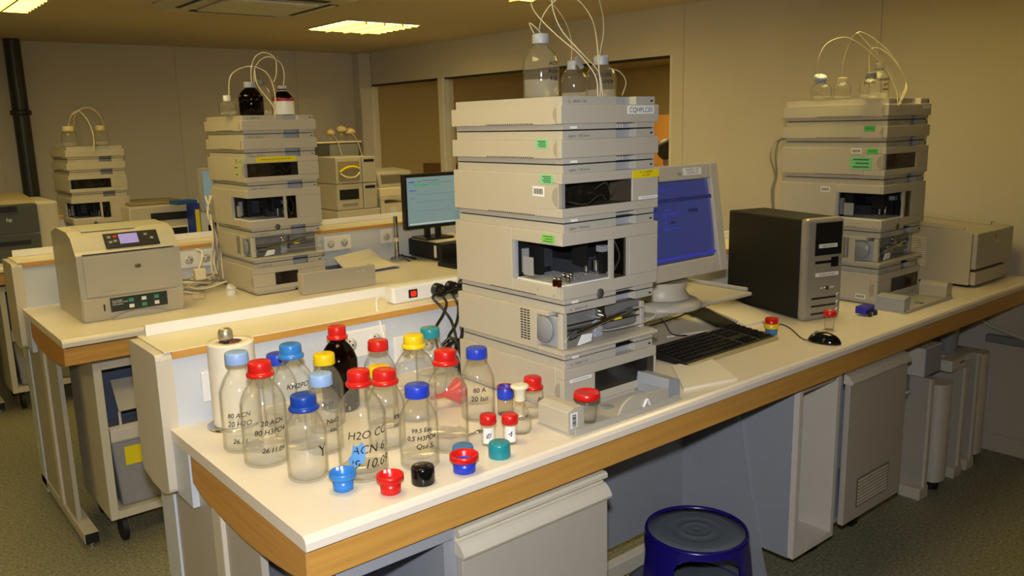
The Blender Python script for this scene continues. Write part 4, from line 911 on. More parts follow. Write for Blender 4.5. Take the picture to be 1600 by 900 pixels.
obj('button', kn, m_pl2, bo); obj('asset_label', MB().box(.03, .12, -.0008, -.0002, .316, .338), m_wlab, bo)
text('label_text', 'AGILENT 1100\nCQ HPLC 03', .010, m_ink, bo, (.075, -.0012, .329)); text('maker_mark', 'hp', .016, m_ink, bo, (.012, -.0004, .318))

# black tower computer
tw = thing('tower_computer', 'black tower computer with a silver front beside the big monitor', 'computer', (2.632, 1.572, W), math.radians(-16))
obj('case', MB().box(0, .175, .035, .43, .004, .365), m_blkm, tw, bevel=.006)
ff = MB(); ff.box(0, .175, .0, .0348, .0, .368); obj('front_panel', ff, pm('silver_plastic', (172, 166, 152), .3, .35), tw, bevel=.012)
obj('drive_panel', MB().box(.040, .162, -.0035, -.0002, .235, .352), m_blk, tw, bevel=.002)
obj('name_label', MB().box(.055, .14, -.0046, -.0037, .262, .276), m_wlab, tw); obj('asset_label', MB().box(.048, .155, -.0012, -.0002, .158, .172), m_wlab, tw)
text('label_text', 'CQHPLC03 PC', .010, m_ink, tw, (.0975, -.005, .2655)); text('label_text', 'PC 400 10 24 86', .010, m_ink, tw, (.10, -.0016, .1615))
obj('floppy_slot', MB().box(.045, .13, -.0012, -.0002, .205, .215).box(.118, .15, -.003, -.0002, .19, .226), m_blk, tw)
obj('power_button', MB().cyl((.10, -.006, .115), .008, .0058, 18, axis='Y'), m_chr, tw)
ld = MB(); [ld.cyl((x_, -.002, .116), .003, .0018, 10, axis='Y') for x_ in (.078, .122, .132)]; obj('status_light', ld, m_wlab, tw)
for k in range(3):
    obj('front_slot', MB().box(.035, .148, -.0012, -.0002, .020 + k * .028, .027 + k * .028), m_blk, tw); obj('port_mark', MB().add([(.150, -.001, .022 + k * .028), (.162, -.001, .038 + k * .028), (.148, -.001, .036 + k * .028)], [(0, 1, 2)]), m_wlab, tw)

# keyboard, rotated to lie along the sight of the front edge
kb = thing('keyboard', 'black keyboard with a silver wrist edge in front of the monitor', 'keyboard', (1.893, 1.500, W), math.radians(0.5))
KL = .465
obj('base', MB().hexa([(0, 0, 0), (KL, 0, 0), (0, .165, .0), (KL, .165, .0), (0, 0, .012), (KL, 0, .012), (0, .165, .026), (KL, .165, .026)]), m_blkm, kb, bevel=.003)
obj('wrist_edge', MB().box(.0, KL, -.012, -.0002, .0, .012), pm('champagne', (196, 182, 140), .3, .4), kb, bevel=.003)
key = None; KX = .0188
for r_ in range(6):
    for c_ in range(22):
        x_ = .010 + c_ * .0203; y_ = .012 + r_ * .0232
        if (c_ in (14, 18) and True) or (c_ in (15, 16, 17) and r_ == 2) or (r_ == 0 and 4 <= c_ <= 8): continue
        q = MB().hexa([(0, 0, 0), (KX, 0, 0), (0, .0195, 0), (KX, .0195, 0), (.0025, .002, .006), (KX - .0025, .002, .006), (.0025, .0175, .006), (KX - .0025, .0175, .006)]) if key is None else None
        o = obj('key', q, m_blk, kb) if key is None else key.copy()
        if key is None: key = o
        else: COL.objects.link(o); o.parent = kb
        o.location = (x_, y_, .0124 + (y_) * .085)
obj('key', MB().box(0, .098, 0, .0195, 0, .006), m_blk, kb, loc=(.0912, .012, .0134))
obj('logo_plate', MB().box(.30, .37, .148, .16, .0262, .0272), MATS['champagne'], kb)
ms = thing('computer_mouse', 'glossy black mouse near the bench edge', 'mouse', (2.432, 1.372, W), math.radians(10))
sh = MB().ball((0, 0, .0), .05, 28, sc=(.62, 1.08, .70)); sh.v = [(x_, y_, max(.001, z_)) for x_, y_, z_ in sh.v]
obj('shell', sh, m_bk, ms); obj('scroll_wheel', MB().cyl((-.004, .026, .028), .008, .008, 14, axis='X'), m_grey, ms)
o = obj('mouse_cable', MB().tube([wt(1268, 533, .012), wt(1252, 528, .003), wt(1236, 514, .003), wt(1222, 507, .003), wt(1205, 507, .003), wt(1190, 503, .003), wt(1170, 490, .003)], .002, 8), m_blk); tag(o, 'thin black mouse cable curving towards the computer', 'cable')
def keycable():
    o = obj('keyboard_cable', MB().tube([wt(1073, 524, .02), wt(1050, 522, .006), wt(1040, 507, .004), wt(1030, 495, .004), wt(1018, 492, .004)], .0022, 8), m_blk); tag(o, 'black cable running from the keyboard behind the big stack', 'cable')
    o = obj('power_cable', MB().tube([wt(1016, 509, .004), wt(1045, 500, .004), wt(1062, 494, .004), wt(1090, 480, .004)], .0025, 8), m_blk); tag(o, 'black cable crossing the worktop under the monitor tray', 'cable')
keycable()
t = thing('cap_stack', 'short stack of red, yellow and blue caps at the end of the keyboard', 'caps', (2.405, 1.552, W))
obj('blue_cap', MB().lathe([(.021, 0), (.021, .022)], seg=32, rib=.02), m_bgcap, t); obj('yellow_cap', MB().lathe([(.024, .0222), (.0245, .036), (.022, .0385)], seg=32), m_yel, t); obj('red_cap', MB().lathe([(.022, .0387), (.0215, .056), (.018, .057), (.0, .0555)], seg=32, rib=.02), m_red, t)
def sheet(name, pts, z0, z1, mat, lb, cat, extra=None):
    P = [wt(a, b) for a, b in pts]; c = sum(P, Vector()) / len(P)
    t = thing(name, lb, cat, (c.x, c.y, W + z0))
    q = MB(); q.prism([(p.x - c.x, p.y - c.y) for p in P], 0, z1 - z0, 'Z'); obj('pages', q, mat, t)
    return t, c
sheet('notepad', [(1050, 574), (1068, 611), (1152, 594), (1110, 562)], 0, .007, m_paper, 'pad of white paper on the worktop in front of the keyboard', 'notepad')
t, c = sheet('ring_notebook', [(1090, 478), (1165, 512), (1212, 500), (1148, 472)], 0, .010, m_paper, 'spiral-bound notebook between the keyboard and the computer', 'notebook')
sp = MB(); a, b_ = wt(1094, 479, .009) - c, wt(1152, 503, .009) - c
for k in range(16):
    p = a.lerp(b_, k / 15); p.z = .004; ring = [(p.x + .006 * math.cos(q), p.y, p.z + .002 + .009 * math.sin(q)) for q in [0, 1.05, 2.1, 3.14, 4.19, 5.24, 6.28]]; sp.tube(ring, .0008, 5, sub=1)
obj('spiral_binding', sp, m_blk, t)
sheet('paper_slip', [(1048, 497), (1042, 527), (1115, 516), (1092, 498)], 0, .003, m_paper, 'sheet of paper lying under the monitor tray', 'paper')
sheet('dark_folder', [(1070, 488), (1120, 516), (1150, 510), (1098, 484)], .0101, .013, m_blkm, 'dark folder edge below the spiral notebook', 'folder')
# small blue rack
t = thing('test_rack', 'small blue plastic block with black feet by the right-hand stack', 'rack', wt(1356, 492))
obj('block', MB().box(-.038, .03, -.01, .03, .008, .034), pm('royal', (46, 44, 170), .4), t, bevel=.002)
for x_ in (-.02, .02): obj('foot', MB().cyl((x_, -.018, 0), .007, .012, 12), m_blk, t)
obj('bar', MB().box(-.03, .03, -.02, -.0105, .0125, .017), m_blk, t)

# right-hand laser printer
rp_ = thing('laser_printer', 'beige laser printer at the right end of the front bench', 'printer', (3.635, 1.40, W))
w_, d_, h_ = .385, .42, .232
hb = MB(); hb.prism([(.018, .012), (.018, h_ - .004), (.05, h_ + .002), (d_ - .05, h_ + .022), (d_, h_ + .018), (d_, .012)], 0, w_, 'X')
obj('body', hb, m_pl, rp_, bevel=.006)
obj('front_cover', MB().box(.006, w_ - .004, -.002, .0178, .078, h_ - .002), m_pl2, rp_, bevel=.004)
obj('paper_drawer', MB().box(.008, w_ - .05, -.004, .0178, .012, .068), m_pl, rp_, bevel=.003); obj('drawer_gap', MB().box(.01, w_ - .06, .012, .0178, .0682, .0778), m_dark, rp_)
obj('foot', MB().box(.02, w_ - .02, .03, d_ - .02, 0, .0118), m_blkm, rp_)
lv = MB(); [lv.box(-.0035, -.0002, .20, .345, .075 + k * .0098, .0795 + k * .0098) for k in range(13)]; obj('side_louvre', lv, m_shelf, rp_)
obj('output_rim', MB().prism([(.06, h_ + .004), (.06, h_ + .018), (d_ - .04, h_ + .042), (d_ - .04, h_ + .024)], .02, .03, 'X').prism([(.06, h_ + .004), (.06, h_ + .018), (d_ - .04, h_ + .042), (d_ - .04, h_ + .024)], .29, .30, 'X').box(.03, .29, d_ - .05, d_ - .04, h_ + .02, h_ + .042), m_pl, rp_, bevel=.002)
obj('control_bar', MB().box(.315, .33, .06, .2, h_ + .012, h_ + .018), m_pl2, rp_); obj('side_knob', MB().cyl((w_ + .0002, .06, .11), .02, .006, 16, axis='X'), m_grey, rp_)
text('maker_mark', 'LaserJet', .018, m_wlab, rp_, (.20, -.0028, .175)); obj('badge', MB().lathe([(.0, -.0034), (.008, -.0034), (.008, -.0022)], (.19, 0, .205), 18, axis='Y'), m_grey, rp_)
obj('power_switch', MB().box(w_ - .04, w_ - .02, .012, .0178, .035, .06), m_dark, rp_)
# cables behind the right-hand stack
for k, (o_, lb) in enumerate(((0, 'grey cable hanging behind the right-hand stack'), (5, 'second grey cable hanging behind the right-hand stack, looped outwards'))):
    pts = [at(1228, 212 + o_, Y=1.98), at(1216 - o_, 222, Y=1.99), at(1212 - o_ * 1.6, 245, Y=1.99), at(1213 - o_ * .4, 275, Y=1.99), at(1208 - o_ * .5, 300, Y=1.99), at(1210, 350, Y=1.99)]
    o = obj('cable', MB().tube(pts, .0045 - .001 * k, 8), pm('cable_grey', (140, 132, 118), .5)); tag(o, lb, 'cable')

# ---------------------------------------------------------------- power strip on the ledge
ps = thing('power_strip', 'white power strip with a lit red switch and four black plugs on the ledge', 'power strip', (1.262, 2.098, W + .1965))
obj('body', MB().box(0, .45, 0, .05, 0, .052), m_wht, ps, bevel=.008)
rs_ = obj('switch', MB().box(.055, .085, -.003, -.0002, .013, .038), m_dark, ps)
obj('red_rocker', MB().box(.061, .079, -.005, -.0032, .018, .033), pm('lit_red', (255, 40, 20), .3, emit=.9), rs_)
for k, x_ in enumerate((.155, .205, .255, .305)):
    obj('socket_well', MB().lathe([(.0, -.0008), (.022, -.0008), (.022, -.0002)], (x_, 0, .026), 24, axis='Y'), m_trim, ps)
    t = thing('power_plug', 'black round plug in the power strip, %s from the red switch' % ['first', 'second', 'third', 'fourth'][k], 'plug', (1.262 + x_, 2.098, W + .2225), 0, 'plugs in the power strip')
    obj('plug_body', MB().lathe([(.019, -.026), (.0205, -.022), (.0205, -.0012)], (0, 0, 0), 22, axis='Y').lathe([(.008, -.04), (.012, -.0262)], (0, 0, 0), 14, axis='Y'), m_blk, t)
    pth = (((676, 464, 2.05), (690, 480, 2.03), (706, 503, 2.0), (713, 535, 1.96), (706, 562, 1.93)), ((693, 461, 2.05), (698, 474, 2.03), (692, 492, 2.0), (680, 515, 1.98), (684, 545, 1.95)),
           ((709, 459, 2.05), (716, 478, 2.03), (713, 505, 2.0), (700, 530, 1.97), (712, 560, 1.94)), ((722, 458, 2.05), (727, 480, 2.03), (724, 510, 2.0), (718, 540, 1.96), (722, 565, 1.93)))[k]
    o0 = Vector((1.262 + x_, 2.098, W + .2225))
    P = [Vector((0, -.038, 0))] + [at(a_, b_, Y=c_) - o0 for a_, b_, c_ in pth]
    obj('cable', MB().tube(P, .0042, 8), m_blk, t)
q = MB()
for pth in (((716, 530, 1.97), (700, 540, 1.96), (688, 556, 1.94), (700, 568, 1.92), (716, 572, 1.90)), ((690, 540, 1.97), (705, 528, 1.96), (718, 545, 1.93), (724, 575, 1.90)), ((684, 560, 1.94), (700, 548, 1.95), (714, 560, 1.92), (718, 585, 1.89)), ((696, 572, 1.92), (708, 552, 1.94), (720, 532, 1.96), (722, 515, 1.98))):
    q.tube([at(a_, b_, Y=c_) for a_, b_, c_ in pth], .005, 8)
o = obj('cable_bundle', q, m_blk); tag(o, 'knot of black cables behind the teal-capped bottle', 'cable')
o = obj('strip_cable', MB().tube([(1.26, 2.12, W + .215), (1.21, 2.10, W + .225), (1.185, 2.06, W + .19), (1.178, 2.02, W + .13), (1.165, 2.005, W + .12), (1.150, 2.024, W + .118)], .0042, 8), m_wht); tag(o, 'white cable dropping from the power strip to the wall socket', 'cable')
o = obj('cable_tie', MB().tube([(1.535, 2.03, W + .24), (1.52, 2.035, W + .26), (1.545, 2.05, W + .275)], .004, 6), m_shelf); tag(o, 'yellowish cable end sticking up by the last plug', 'cable')

# ---------------------------------------------------------------- second bench
lp = thing('laser_printer', 'large beige laser printer with a small lit display on the second bench', 'printer', (.700, 3.455, W))
w_, d_, h_ = .385, .40, .355
q = MB(); q.prism([(.02, .0), (.0, .10), (.004, .262), (.02, .275), (.06, .325), (.12, .345), (.30, .350), (d_, .325), (d_, .0)], 0, w_, 'X')
obj('body', q, m_pl, lp, bevel=.012)
obj('front_door', MB().prism([(-.006, .098), (-.004, .255), (.001, .262), (.001, .098)], .022, w_ - .035, 'X'), m_pl, lp, bevel=.004)
obj('paper_drawer', MB().prism([(.012, .0), (-.007, .09), (.0, .095), (.02, .095), (.02, .002)], .004, w_ - .004, 'X'), m_pl, lp, bevel=.003)
obj('drawer_grip', MB().prism([(.10, .0005), (.14, .018), (.19, .026), (.25, .022), (.30, .008), (.31, .0005)], .001, .0055, 'Y'), m_pl2, lp)
def on_slope(x0, x1, v0, v1, e0, e1):    # pieces lying on the sloping control face
    A, B_ = Vector((0, .02, .275)), Vector((0, .06, .325)); dd = B_ - A; nn = Vector((0, -dd.z, dd.y)).normalized()
    P = lambda x_, v_, e: tuple(Vector((x_, 0, 0)) + A + dd * v_ + nn * e)
    return [P(x0, v0, e0), P(x1, v0, e0), P(x0, v1, e0), P(x1, v1, e0), P(x0, v0, e1), P(x1, v0, e1), P(x0, v1, e1), P(x1, v1, e1)]
cp = obj('control_panel', MB().hexa(on_slope(.115, .318, .02, 1.1, .0005, .006)), m_blkm, lp, bevel=.004)
m_lcd = pm('lcd_violet', (150, 140, 215), .3, emit=.35); obj('display', MB().hexa(on_slope(.170, .240, .25, .95, .0062, .0075)), m_lcd, cp)
bt = MB(); [bt.hexa(on_slope(a, a + .012, v, v + .16, .0062, .0085), mi) for a, v, mi in ((.128, .70, 0), (.150, .72, 1), (.130, .35, 0), (.148, .4, 0), (.265, .7, 0), (.285, .4, 0))]; obj('button', bt, [m_grey, m_red], cp)
obj('top_recess', MB().prism([(.10, .343), (.12, .3462), (.30, .3512), (.33, .343)], .05, .25, 'X'), m_pl2, lp)
obj('door_groove', MB().box(.022, w_ - .022, -.0030, .012, .2625, .2655), m_blkm, lp)
obj('badge', MB().box(.205, .228, -.0078, -.0062, .195, .210), m_ss, lp, bevel=.001); text('maker_mark', 'hp', .012, m_ink, lp, (.2165, -.0082, .198)); text('model_mark', 'LaserJet 4250', .0085, m_grey, lp, (.10, -.0078, .115))
sg = obj('instruction_label', MB().box(.10, .315, -.009, -.0078, .032, .088), pm('dark_label', (44, 52, 50), .4), lp, bevel=.001, rot=(0, 0, 0))
text('label_text', 'hp LaserJet\n4200/4300 series\nInformation', .0085, m_wlab, sg, (.106, -.0094, .074), align='LEFT')
for k in range(6):
    o = obj('pictogram', MB().box(.168 + (k % 3) * .048, .186 + (k % 3) * .048, -.0098, -.0092, .040 + (k // 3) * .024, .054 + (k // 3) * .024), [m_wlab, pm('teal_print', (60, 150, 130), .5)][k % 2], sg)
obj('slot_mark', MB().box(.075, .080, -.0075, -.0062, .040, .066), m_dark, lp)
# grey lid of the distant big printer etc. on the ledge side
hp_ = thing('cable_heap', 'tangle of beige cables between the printer and the left stack', 'cables', (1.27, 3.80, W))
for k in range(9):
    rr = .05 + .012 * (k % 4); cx, cy = -.06 + .03 * (k % 5), -.02 + .025 * (k % 3)
    obj('cable', MB().tube([(cx + rr * math.cos(a), cy + rr * .7 * math.sin(a), .008 + .007 * k + .008 * math.sin(2 * a + k)) for a in [2 * PI * j / 8 for j in range(9)]], .0042, 7), [m_shelf, MATS['cable_grey'], m_cap][k % 3], hp_)
for k in range(6):
    x_ = .08 + .009 * k
    obj('cable', MB().tube([(x_, .05, .02), (x_ + .02 * math.sin(k * 1.3), .06, .12), (x_ + .015, .05 + .008 * k, .22), (x_ + .02 * math.cos(k), .07, .34), (x_ + .02, .11, .42)], .0042, 7), [m_shelf, MATS['cable_grey'], m_cap][k % 3], hp_)
t = thing('mains_adapter', 'cream mains adapter lying on the beige cables', 'adapter', (1.242, 3.715, W + .0675)); obj('body', MB().box(-.024, .024, -.02, .02, 0, .05), m_shelf, t, bevel=.006); obj('cord', MB().tube([(0, .0, .049), (.02, .01, .09), (.03, .03, .12), (.01, .05, .13)], .005, 7), m_shelf, t)
t = thing('glass_flask', 'small empty glass flask on the second bench beside the printer', 'flask', (1.195, 3.615, W)); obj('glass_body', MB().lathe([(1e-4, .001), (.026, .001), (.031, .01), (.028, .028), (.012, .045), (.011, .062)], seg=28, cap=False), m_glass, t)
for (x_, y_, rx, lb) in ((1.335, 3.60, 0, 'white round cap lying flat by the left stack'), (1.362, 3.635, 0, 'white round cap propped up by the left stack')):
    t = thing('white_cap', lb, 'cap', (x_, y_, W), .4, 'white caps by the left stack'); h2 = .022 if rx == 0 else .03
    o = obj('shell', MB().lathe([(.021, 0), (.022, .002), (.021, .020), (.018, .0225)], seg=32, rib=.02), m_wht, t)
    if 'propped' in lb: t.location = (1.352, 3.655, W + .012); t.rotation_euler = (.3, .45, 0)
# folder with papers
t = thing('blue_folder', 'open dark blue folder with white sheets on the second bench', 'folder', (2.03, 3.78, W), math.radians(4))
obj('cover', MB().box(-.20, .20, -.15, .22, 0, .003), pm('folder_blue', (26, 40, 120), .4), t)
P1, P2, P3, P4 = at(521, 402, Y=3.88), at(578, 388, Y=3.94), at(625, 413, Z=W + .012), at(556, 425, Z=W + .012)
o0 = t.matrix_basis.inverted()
L4 = [o0 @ p for p in (P4, P3, P1, P2)]
sh_ = MB(); n = 8; dn = Vector((0, 0, -.006))
def q4(u, v_): p = L4[0].lerp(L4[1], u).lerp(L4[2].lerp(L4[3], u), v_); p = p.copy(); p.z -= .02 * math.sin(PI * v_); return p
for k in range(n):
    v0, v1 = k / n, (k + 1) / n
    sh_.hexa([q4(0, v0) + dn, q4(1, v0) + dn, q4(0, v1) + dn, q4(1, v1) + dn, q4(0, v0), q4(1, v0), q4(0, v1), q4(1, v1)])
obj('papers', sh_, m_paper, t); obj('binder_clip', MB().tube([(-.15, -.08, .004), (-.16, -.03, .03), (-.15, .02, .004)], .003, 6), m_ss, t)
t = thing('clamp_stand', 'short steel rod standing on the second bench left of the flat screen', 'rod', (2.385, 3.90, W)); obj('rod', MB().cyl((0, 0, .0125), .0125, .225, 20), m_ss, t); obj('foot', MB().lathe([(.035, 0), (.035, .012)], seg=24), m_grey, t); obj('collar', MB().cyl((0, 0, .10), .017, .02, 20), m_shelf, t)
# desktop and flat screen
pc = thing('desktop_computer', 'black flat desktop computer under the flat screen on the second bench', 'computer', (2.49, 3.62, W), math.radians(-3))
obj('case', MB().box(0, .34, .02, .36, .006, .098), m_blkm, pc, bevel=.004); obj('front_panel', MB().box(0, .34, 0, .0198, .006, .098), m_blk, pc, bevel=.003); obj('silver_strip', MB().box(.10, .13, -.003, -.0002, .02, .09), MATS['silver_plastic'], pc); obj('drive', MB().box(.16, .31, -.004, -.0002, .05, .085), MATS['silver_plastic'], pc)
obj('foot', MB().box(.03, .31, .04, .32, 0, .0058), m_dark, pc); obj('label', MB().box(-.0012, -.0002, .05, .075, .02, .085), m_wlab, pc)
o = obj('magazine', MB().box(-.13, .14, -.12, .12, 0, .010), m_shelf, loc=(2.63, 3.80, W + .0985), bevel=.002); tag(o, 'pale booklet on the desktop computer under the flat screen', 'booklet')
fm = thing('flat_monitor', 'black flat screen showing a pale blue window on the second bench', 'monitor', (2.56, 3.80, W + .1087), math.radians(-2))
obj('foot', MB().box(-.09, .09, -.08, .08, 0, .012), m_blk, fm, bevel=.004); obj('neck', MB().box(-.05, -.02, -.01, .01, .0122, .12).box(.02, .05, -.01, .01, .0122, .12), m_blk, fm)
obj('frame', MB().box(-.195, .195, -.045, -.0105, .065, .36), m_blk, fm, bevel=.004)
m_sc2 = pm('pale_blue_screen', (120, 146, 158), .3, emit=.42); so = obj('screen', MB().box(-.178, .178, -.0470, -.0455, .085, .342), m_sc2, fm)
q = MB(); 
for x0, x1, z0, z1, mi in ((-.17, -.13, .315, .320, 0), (-.11, -.09, .317, .319, 2), (-.08, .02, .322, .324, 2), (-.14, -.03, .298, .304, 1), (-.02, .03, .298, .303, 1), (-.165, -.12, .27, .274, 0), (-.17, .17, .090, .096, 3), (-.15, -.145, .23, .235, 2), (-.05, .1, .31, .311, 2), (-.12, .15, .25, .2505, 2), (-.12, .12, .21, .2105, 2), (-.10, .1, .16, .1605, 2)): q.box(x0, x1, -.0478, -.0472, z0, z1, mi)
obj('screen_writing', q, [pm('scr_blue', (60, 70, 190), .4, emit=.4), pm('scr_green', (50, 170, 90), .4, emit=.4), pm('scr_dark', (50, 60, 70), .5), pm('scr_pale', (190, 205, 210), .4, emit=.4)], so)
t = thing('keyboard', 'black keyboard end showing beside the big stack on the second bench', 'keyboard', (2.42, 3.40, W), math.radians(2)); obj('base', MB().hexa([(0, 0, 0), (.45, 0, 0), (0, .15, 0), (.45, .15, 0), (0, 0, .010), (.45, 0, .010), (0, .15, .022), (.45, .15, .022)]), m_blkm, t, bevel=.003)
kk = MB(); [kk.box(.012 + c_ * .0205, .029 + c_ * .0205, .012 + r_ * .0225, .031 + r_ * .0225, .0115 + r_ * .0018, .019 + r_ * .0018) for r_ in range(6) for c_ in range(21)]; obj('keys', kk, m_blk, t)['kind'] = 'stuff'
o = obj('cable', MB().tube([wt(640, 372, .06), wt(632, 385, .04), wt(628, 398, .01), wt(650, 404, .008)], .005, 7).tube([wt(645, 365, .08), wt(625, 377, .06), wt(618, 392, .02), wt(640, 408, .006)], .004, 7), m_blk); tag(o, 'black cables behind the desktop computer on the second bench', 'cable')

# ---------------------------------------------------------------- furthest bench
dp = thing('laser_printer', 'dark grey colour printer with a beige side at the left edge of the photo', 'printer', (.47, 5.50, W))
obj('body', MB().box(0, .59, .02, .50, 0, .335), m_pl, dp, bevel=.015); obj('front_cover', MB().box(.0, .495 - .02, -.004, .0198, .16, .325), pm('charcoal', (70, 72, 68), .45), dp, bevel=.004)
obj('lower_cover', MB().box(0, .475, -.004, .0198, .0, .152), MATS['charcoal'], dp, bevel=.004); obj('paper_slot', MB().box(.10, .42, -.008, -.0042, .095, .12), m_dark, dp)
obj('top_lid', MB().prism([(.0, .331), (.05, .35), (.45, .372), (.50, .331)], .05, .47, 'X'), pm('tan_lid', (150, 136, 104), .5), dp, bevel=.006); obj('handle', MB().box(.28, .37, -.012, -.0042, .29, .322), m_blk, dp); text('maker_mark', 'hp', .03, m_wlab, dp, (.325, -.0046, .235))
fp = thing('desktop_printer', 'flat beige printer on the furthest bench, above the white printer', 'printer', (1.47, 5.60, W + .0))
obj('stand', MB().box(.02, .36, .02, .40, 0, .105), m_blkm, fp); obj('body', MB().box(0, .40, 0, .42, .1055, .255), m_pl, fp, bevel=.012); obj('top_lid', MB().box(.03, .37, .05, .38, .2555, .275), pm('tan_lid', (150, 136, 104), .5), fp, bevel=.006); obj('paper_opening', MB().box(.13, .37, -.003, -.0002, .155, .205), m_blkm, fp); obj('paper', MB().box(.12, .36, -.05, .1, .106, .112), m_paper, fp)
bb_ = thing('file_holder', 'blue plastic holder with a yellow strip in front of the flat beige printer', 'holder', (1.80, 5.50, W), .2)
obj('tray', MB().box(-.09, .05, -.05, .05, .26, .285), pm('teal_blue', (26, 84, 150), .4), bb_, bevel=.003); obj('leg', MB().box(.02, .065, -.045, .045, 0, .2595), pm('royal2', (30, 60, 160), .4), bb_, bevel=.003); obj('yellow_strip', MB().box(.028, .056, -.049, -.0455, .05, .22), m_ylab, bb_)
t = thing('flat_monitor', 'beige framed screen glowing pale blue just left of the left stack', 'monitor', (2.10, 5.62, W), .15)
obj('foot', MB().box(-.1, .1, -.08, .1, 0, .015), m_grey, t); obj('neck', MB().box(-.03, .03, .02, .05, .0152, .25), m_grey, t); obj('frame', MB().box(-.19, .19, -.03, .018, .19, .48), m_pl2, t, bevel=.006); obj('screen', MB().box(-.165, .165, -.032, -.0305, .215, .455), m_sc2, t)
t = thing('black_case', 'black box in the shade beside the blue holder on the furthest bench', 'case', (1.93, 5.40, W)); obj('shell', MB().box(0, .22, 0, .12, 0, .11), m_blkm, t, bevel=.01); obj('lid', MB().box(.02, .2, .02, .1, .1102, .13), m_blk, t, bevel=.004)
# two older modular instruments and what stands on and behind them
def old_unit(z, lab, win, base=False):
    t = thing('instrument_unit', lab, 'lab instrument', (2.915, 5.56, z), 0, 'older instruments on the furthest bench')
    obj('housing', MB().box(0, .335, .02, .42, .003, .195), m_pl, t, bevel=.004); obj('front_panel', MB().box(.0, .215, 0, .0198, .003, .195), m_pl, t, bevel=.004)
    obj('control_door', MB().box(.22, .335, -.004, .0198, .003, .195), m_pl2, t, bevel=.004); obj('display', MB().box(.235, .32, -.006, -.0042, .155, .175), m_dark, t)
    if win: obj('window', MB().box(.02, .18, -.003, -.0002, .08, .155), m_blkm, t); obj('grille', MB().box(.04, .17, -.003, -.0002, .03, .05), m_grey, t)
    else: obj('open_bay', MB().box(.02, .195, -.003, -.0002, .02, .165), MATS['tan_lid'], t); obj('yellow_tube', MB().tube([(.03, -.01, .09), (.08, -.02, .12), (.14, -.02, .125), (.19, -.01, .11)], .008, 8), m_ylab, t); obj('white_tube', MB().tube([(.03, -.01, .08), (.08, -.02, .05), (.15, -.02, .05), (.19, -.01, .08)], .006, 8), m_shelf, t)
t = thing('low_instrument', 'low beige base unit under the older instruments', 'lab instrument', (2.90, 5.54, W)); obj('housing', MB().box(0, .36, 0, .44, 0, .112), m_pl, t, bevel=.004); obj('slot', MB().box(.1, .34, -.003, -.0002, .03, .05), m_dark, t)
old_unit(W + .1125, 'older beige instrument with a small square window, lower of the pair', True); old_unit(W + .3085, 'older beige instrument with a yellow tube in its open bay, upper of the pair', False)
t = thing('solvent_cabinet', 'dark open tray cabinet behind the older instruments', 'cabinet', (2.94, 6.10, W)); obj('box', MB().box(0, .5, .01, .36, 0, .60), pm('dark_grey_box', (78, 74, 66), .6), t); obj('top_plate', MB().box(-.01, .51, 0, .37, .6005, .612), m_shelf, t); obj('inner_panel', MB().box(.22, .48, .005, .0098, .44, .59), m_grey, t)
for k, (px, lb) in enumerate(((517, 'flask with a crumpled foil top, left of three above the older instruments'), (534, 'flask with a crumpled foil top, middle and tallest of three above the older instruments'), (548, 'flask with a crumpled foil top, right of three above the older instruments'))):
    p = at(px, 217, Y=6.22)
    t = thing('foil_flask', lb, 'flask', (p.x, 6.22, W + .6125), 0, 'foil-topped flasks above the older instruments')
    hh = (.05, .075, .055)[k]
    obj('glass_body', MB().lathe([(1e-4, .001), (.034, .001), (.036, .01), (.03, hh * .7), (.016, hh)], seg=24, cap=False), m_glass, t)
    q = MB().ball((0, 0, hh + .02), .036, 12, sc=(1.1, 1, .8)); q.v = [(a + .006 * math.sin(c * 900 + i), b + .006 * math.cos(a * 700 + i), max(hh + .001, c + .005 * math.sin(i * 2.3))) for i, (a, b, c) in enumerate(q.v)]
    obj('foil_top', q, MATS['foil_cap'], t)
    if k != 1: obj('tube', MB().tube([(0, -.03, hh), (-.01, -.13, .0), (0, -.16, -.10), (.015, -.2, -.2)], .004, 6), m_tubing, t)
sc3 = thing('spectrophotometer', 'cream scanner-shaped instrument with a sloping lid behind the flat screen', 'lab instrument', (3.30, 5.60, W + .185))
obj('body', MB().box(0, .34, 0, .40, 0, .07), m_shelf, sc3, bevel=.01)
obj('lid', MB().prism([(.02, .0705), (.06, .19), (.30, .21), (.38, .0705)], .01, .32, 'X'), m_pl, sc3, bevel=.01); obj('lid_window', MB().hexa([(.04, .025, .10), (.22, .025, .10), (.04, .04, .10), (.22, .04, .10), (.04, .045, .165), (.22, .045, .165), (.04, .06, .165), (.22, .06, .165)]), m_smoke, sc3)
t = thing('support_table', 'small cream metal table under the sloping-lid instrument', 'stand', (3.29, 5.58, W)); obj('top', MB().box(0, .37, 0, .44, .165, .1845), m_steel, t, bevel=.002)
for a in (.0, .33):
    for b_ in (.0, .40): obj('leg', MB().box(a, a + .035, b_, b_ + .035, 0, .1645), m_steel, t)
t = thing('paper_box', 'yellowish box standing under the small metal table', 'box', (3.36, 5.66, W)); obj('shell', MB().box(0, .22, 0, .2, 0, .13), m_shelf, t, bevel=.004); obj('label', MB().box(.06, .12, -.002, -.0002, .03, .10), m_wlab, t)
cbx = thing('cardboard_box', 'brown cardboard box on the far side of the window, above the flat screen', 'box', (XR + .25, 6.02, W + .14)); obj('carton', MB().box(0, .3, 0, .58, 0, .23), pm('cardboard', (140, 96, 52), .8), cbx, bevel=.004); obj('flap', MB().box(.0, .14, .0, .58, .2305, .236), MATS['cardboard'], cbx)
t = thing('side_table', 'table beyond the window carrying the cardboard box', 'table', (XR + .15, 5.2, 0)); obj('top', MB().box(0, .8, 0, 1.7, W + .11, W + .1395), m_shelf, t)
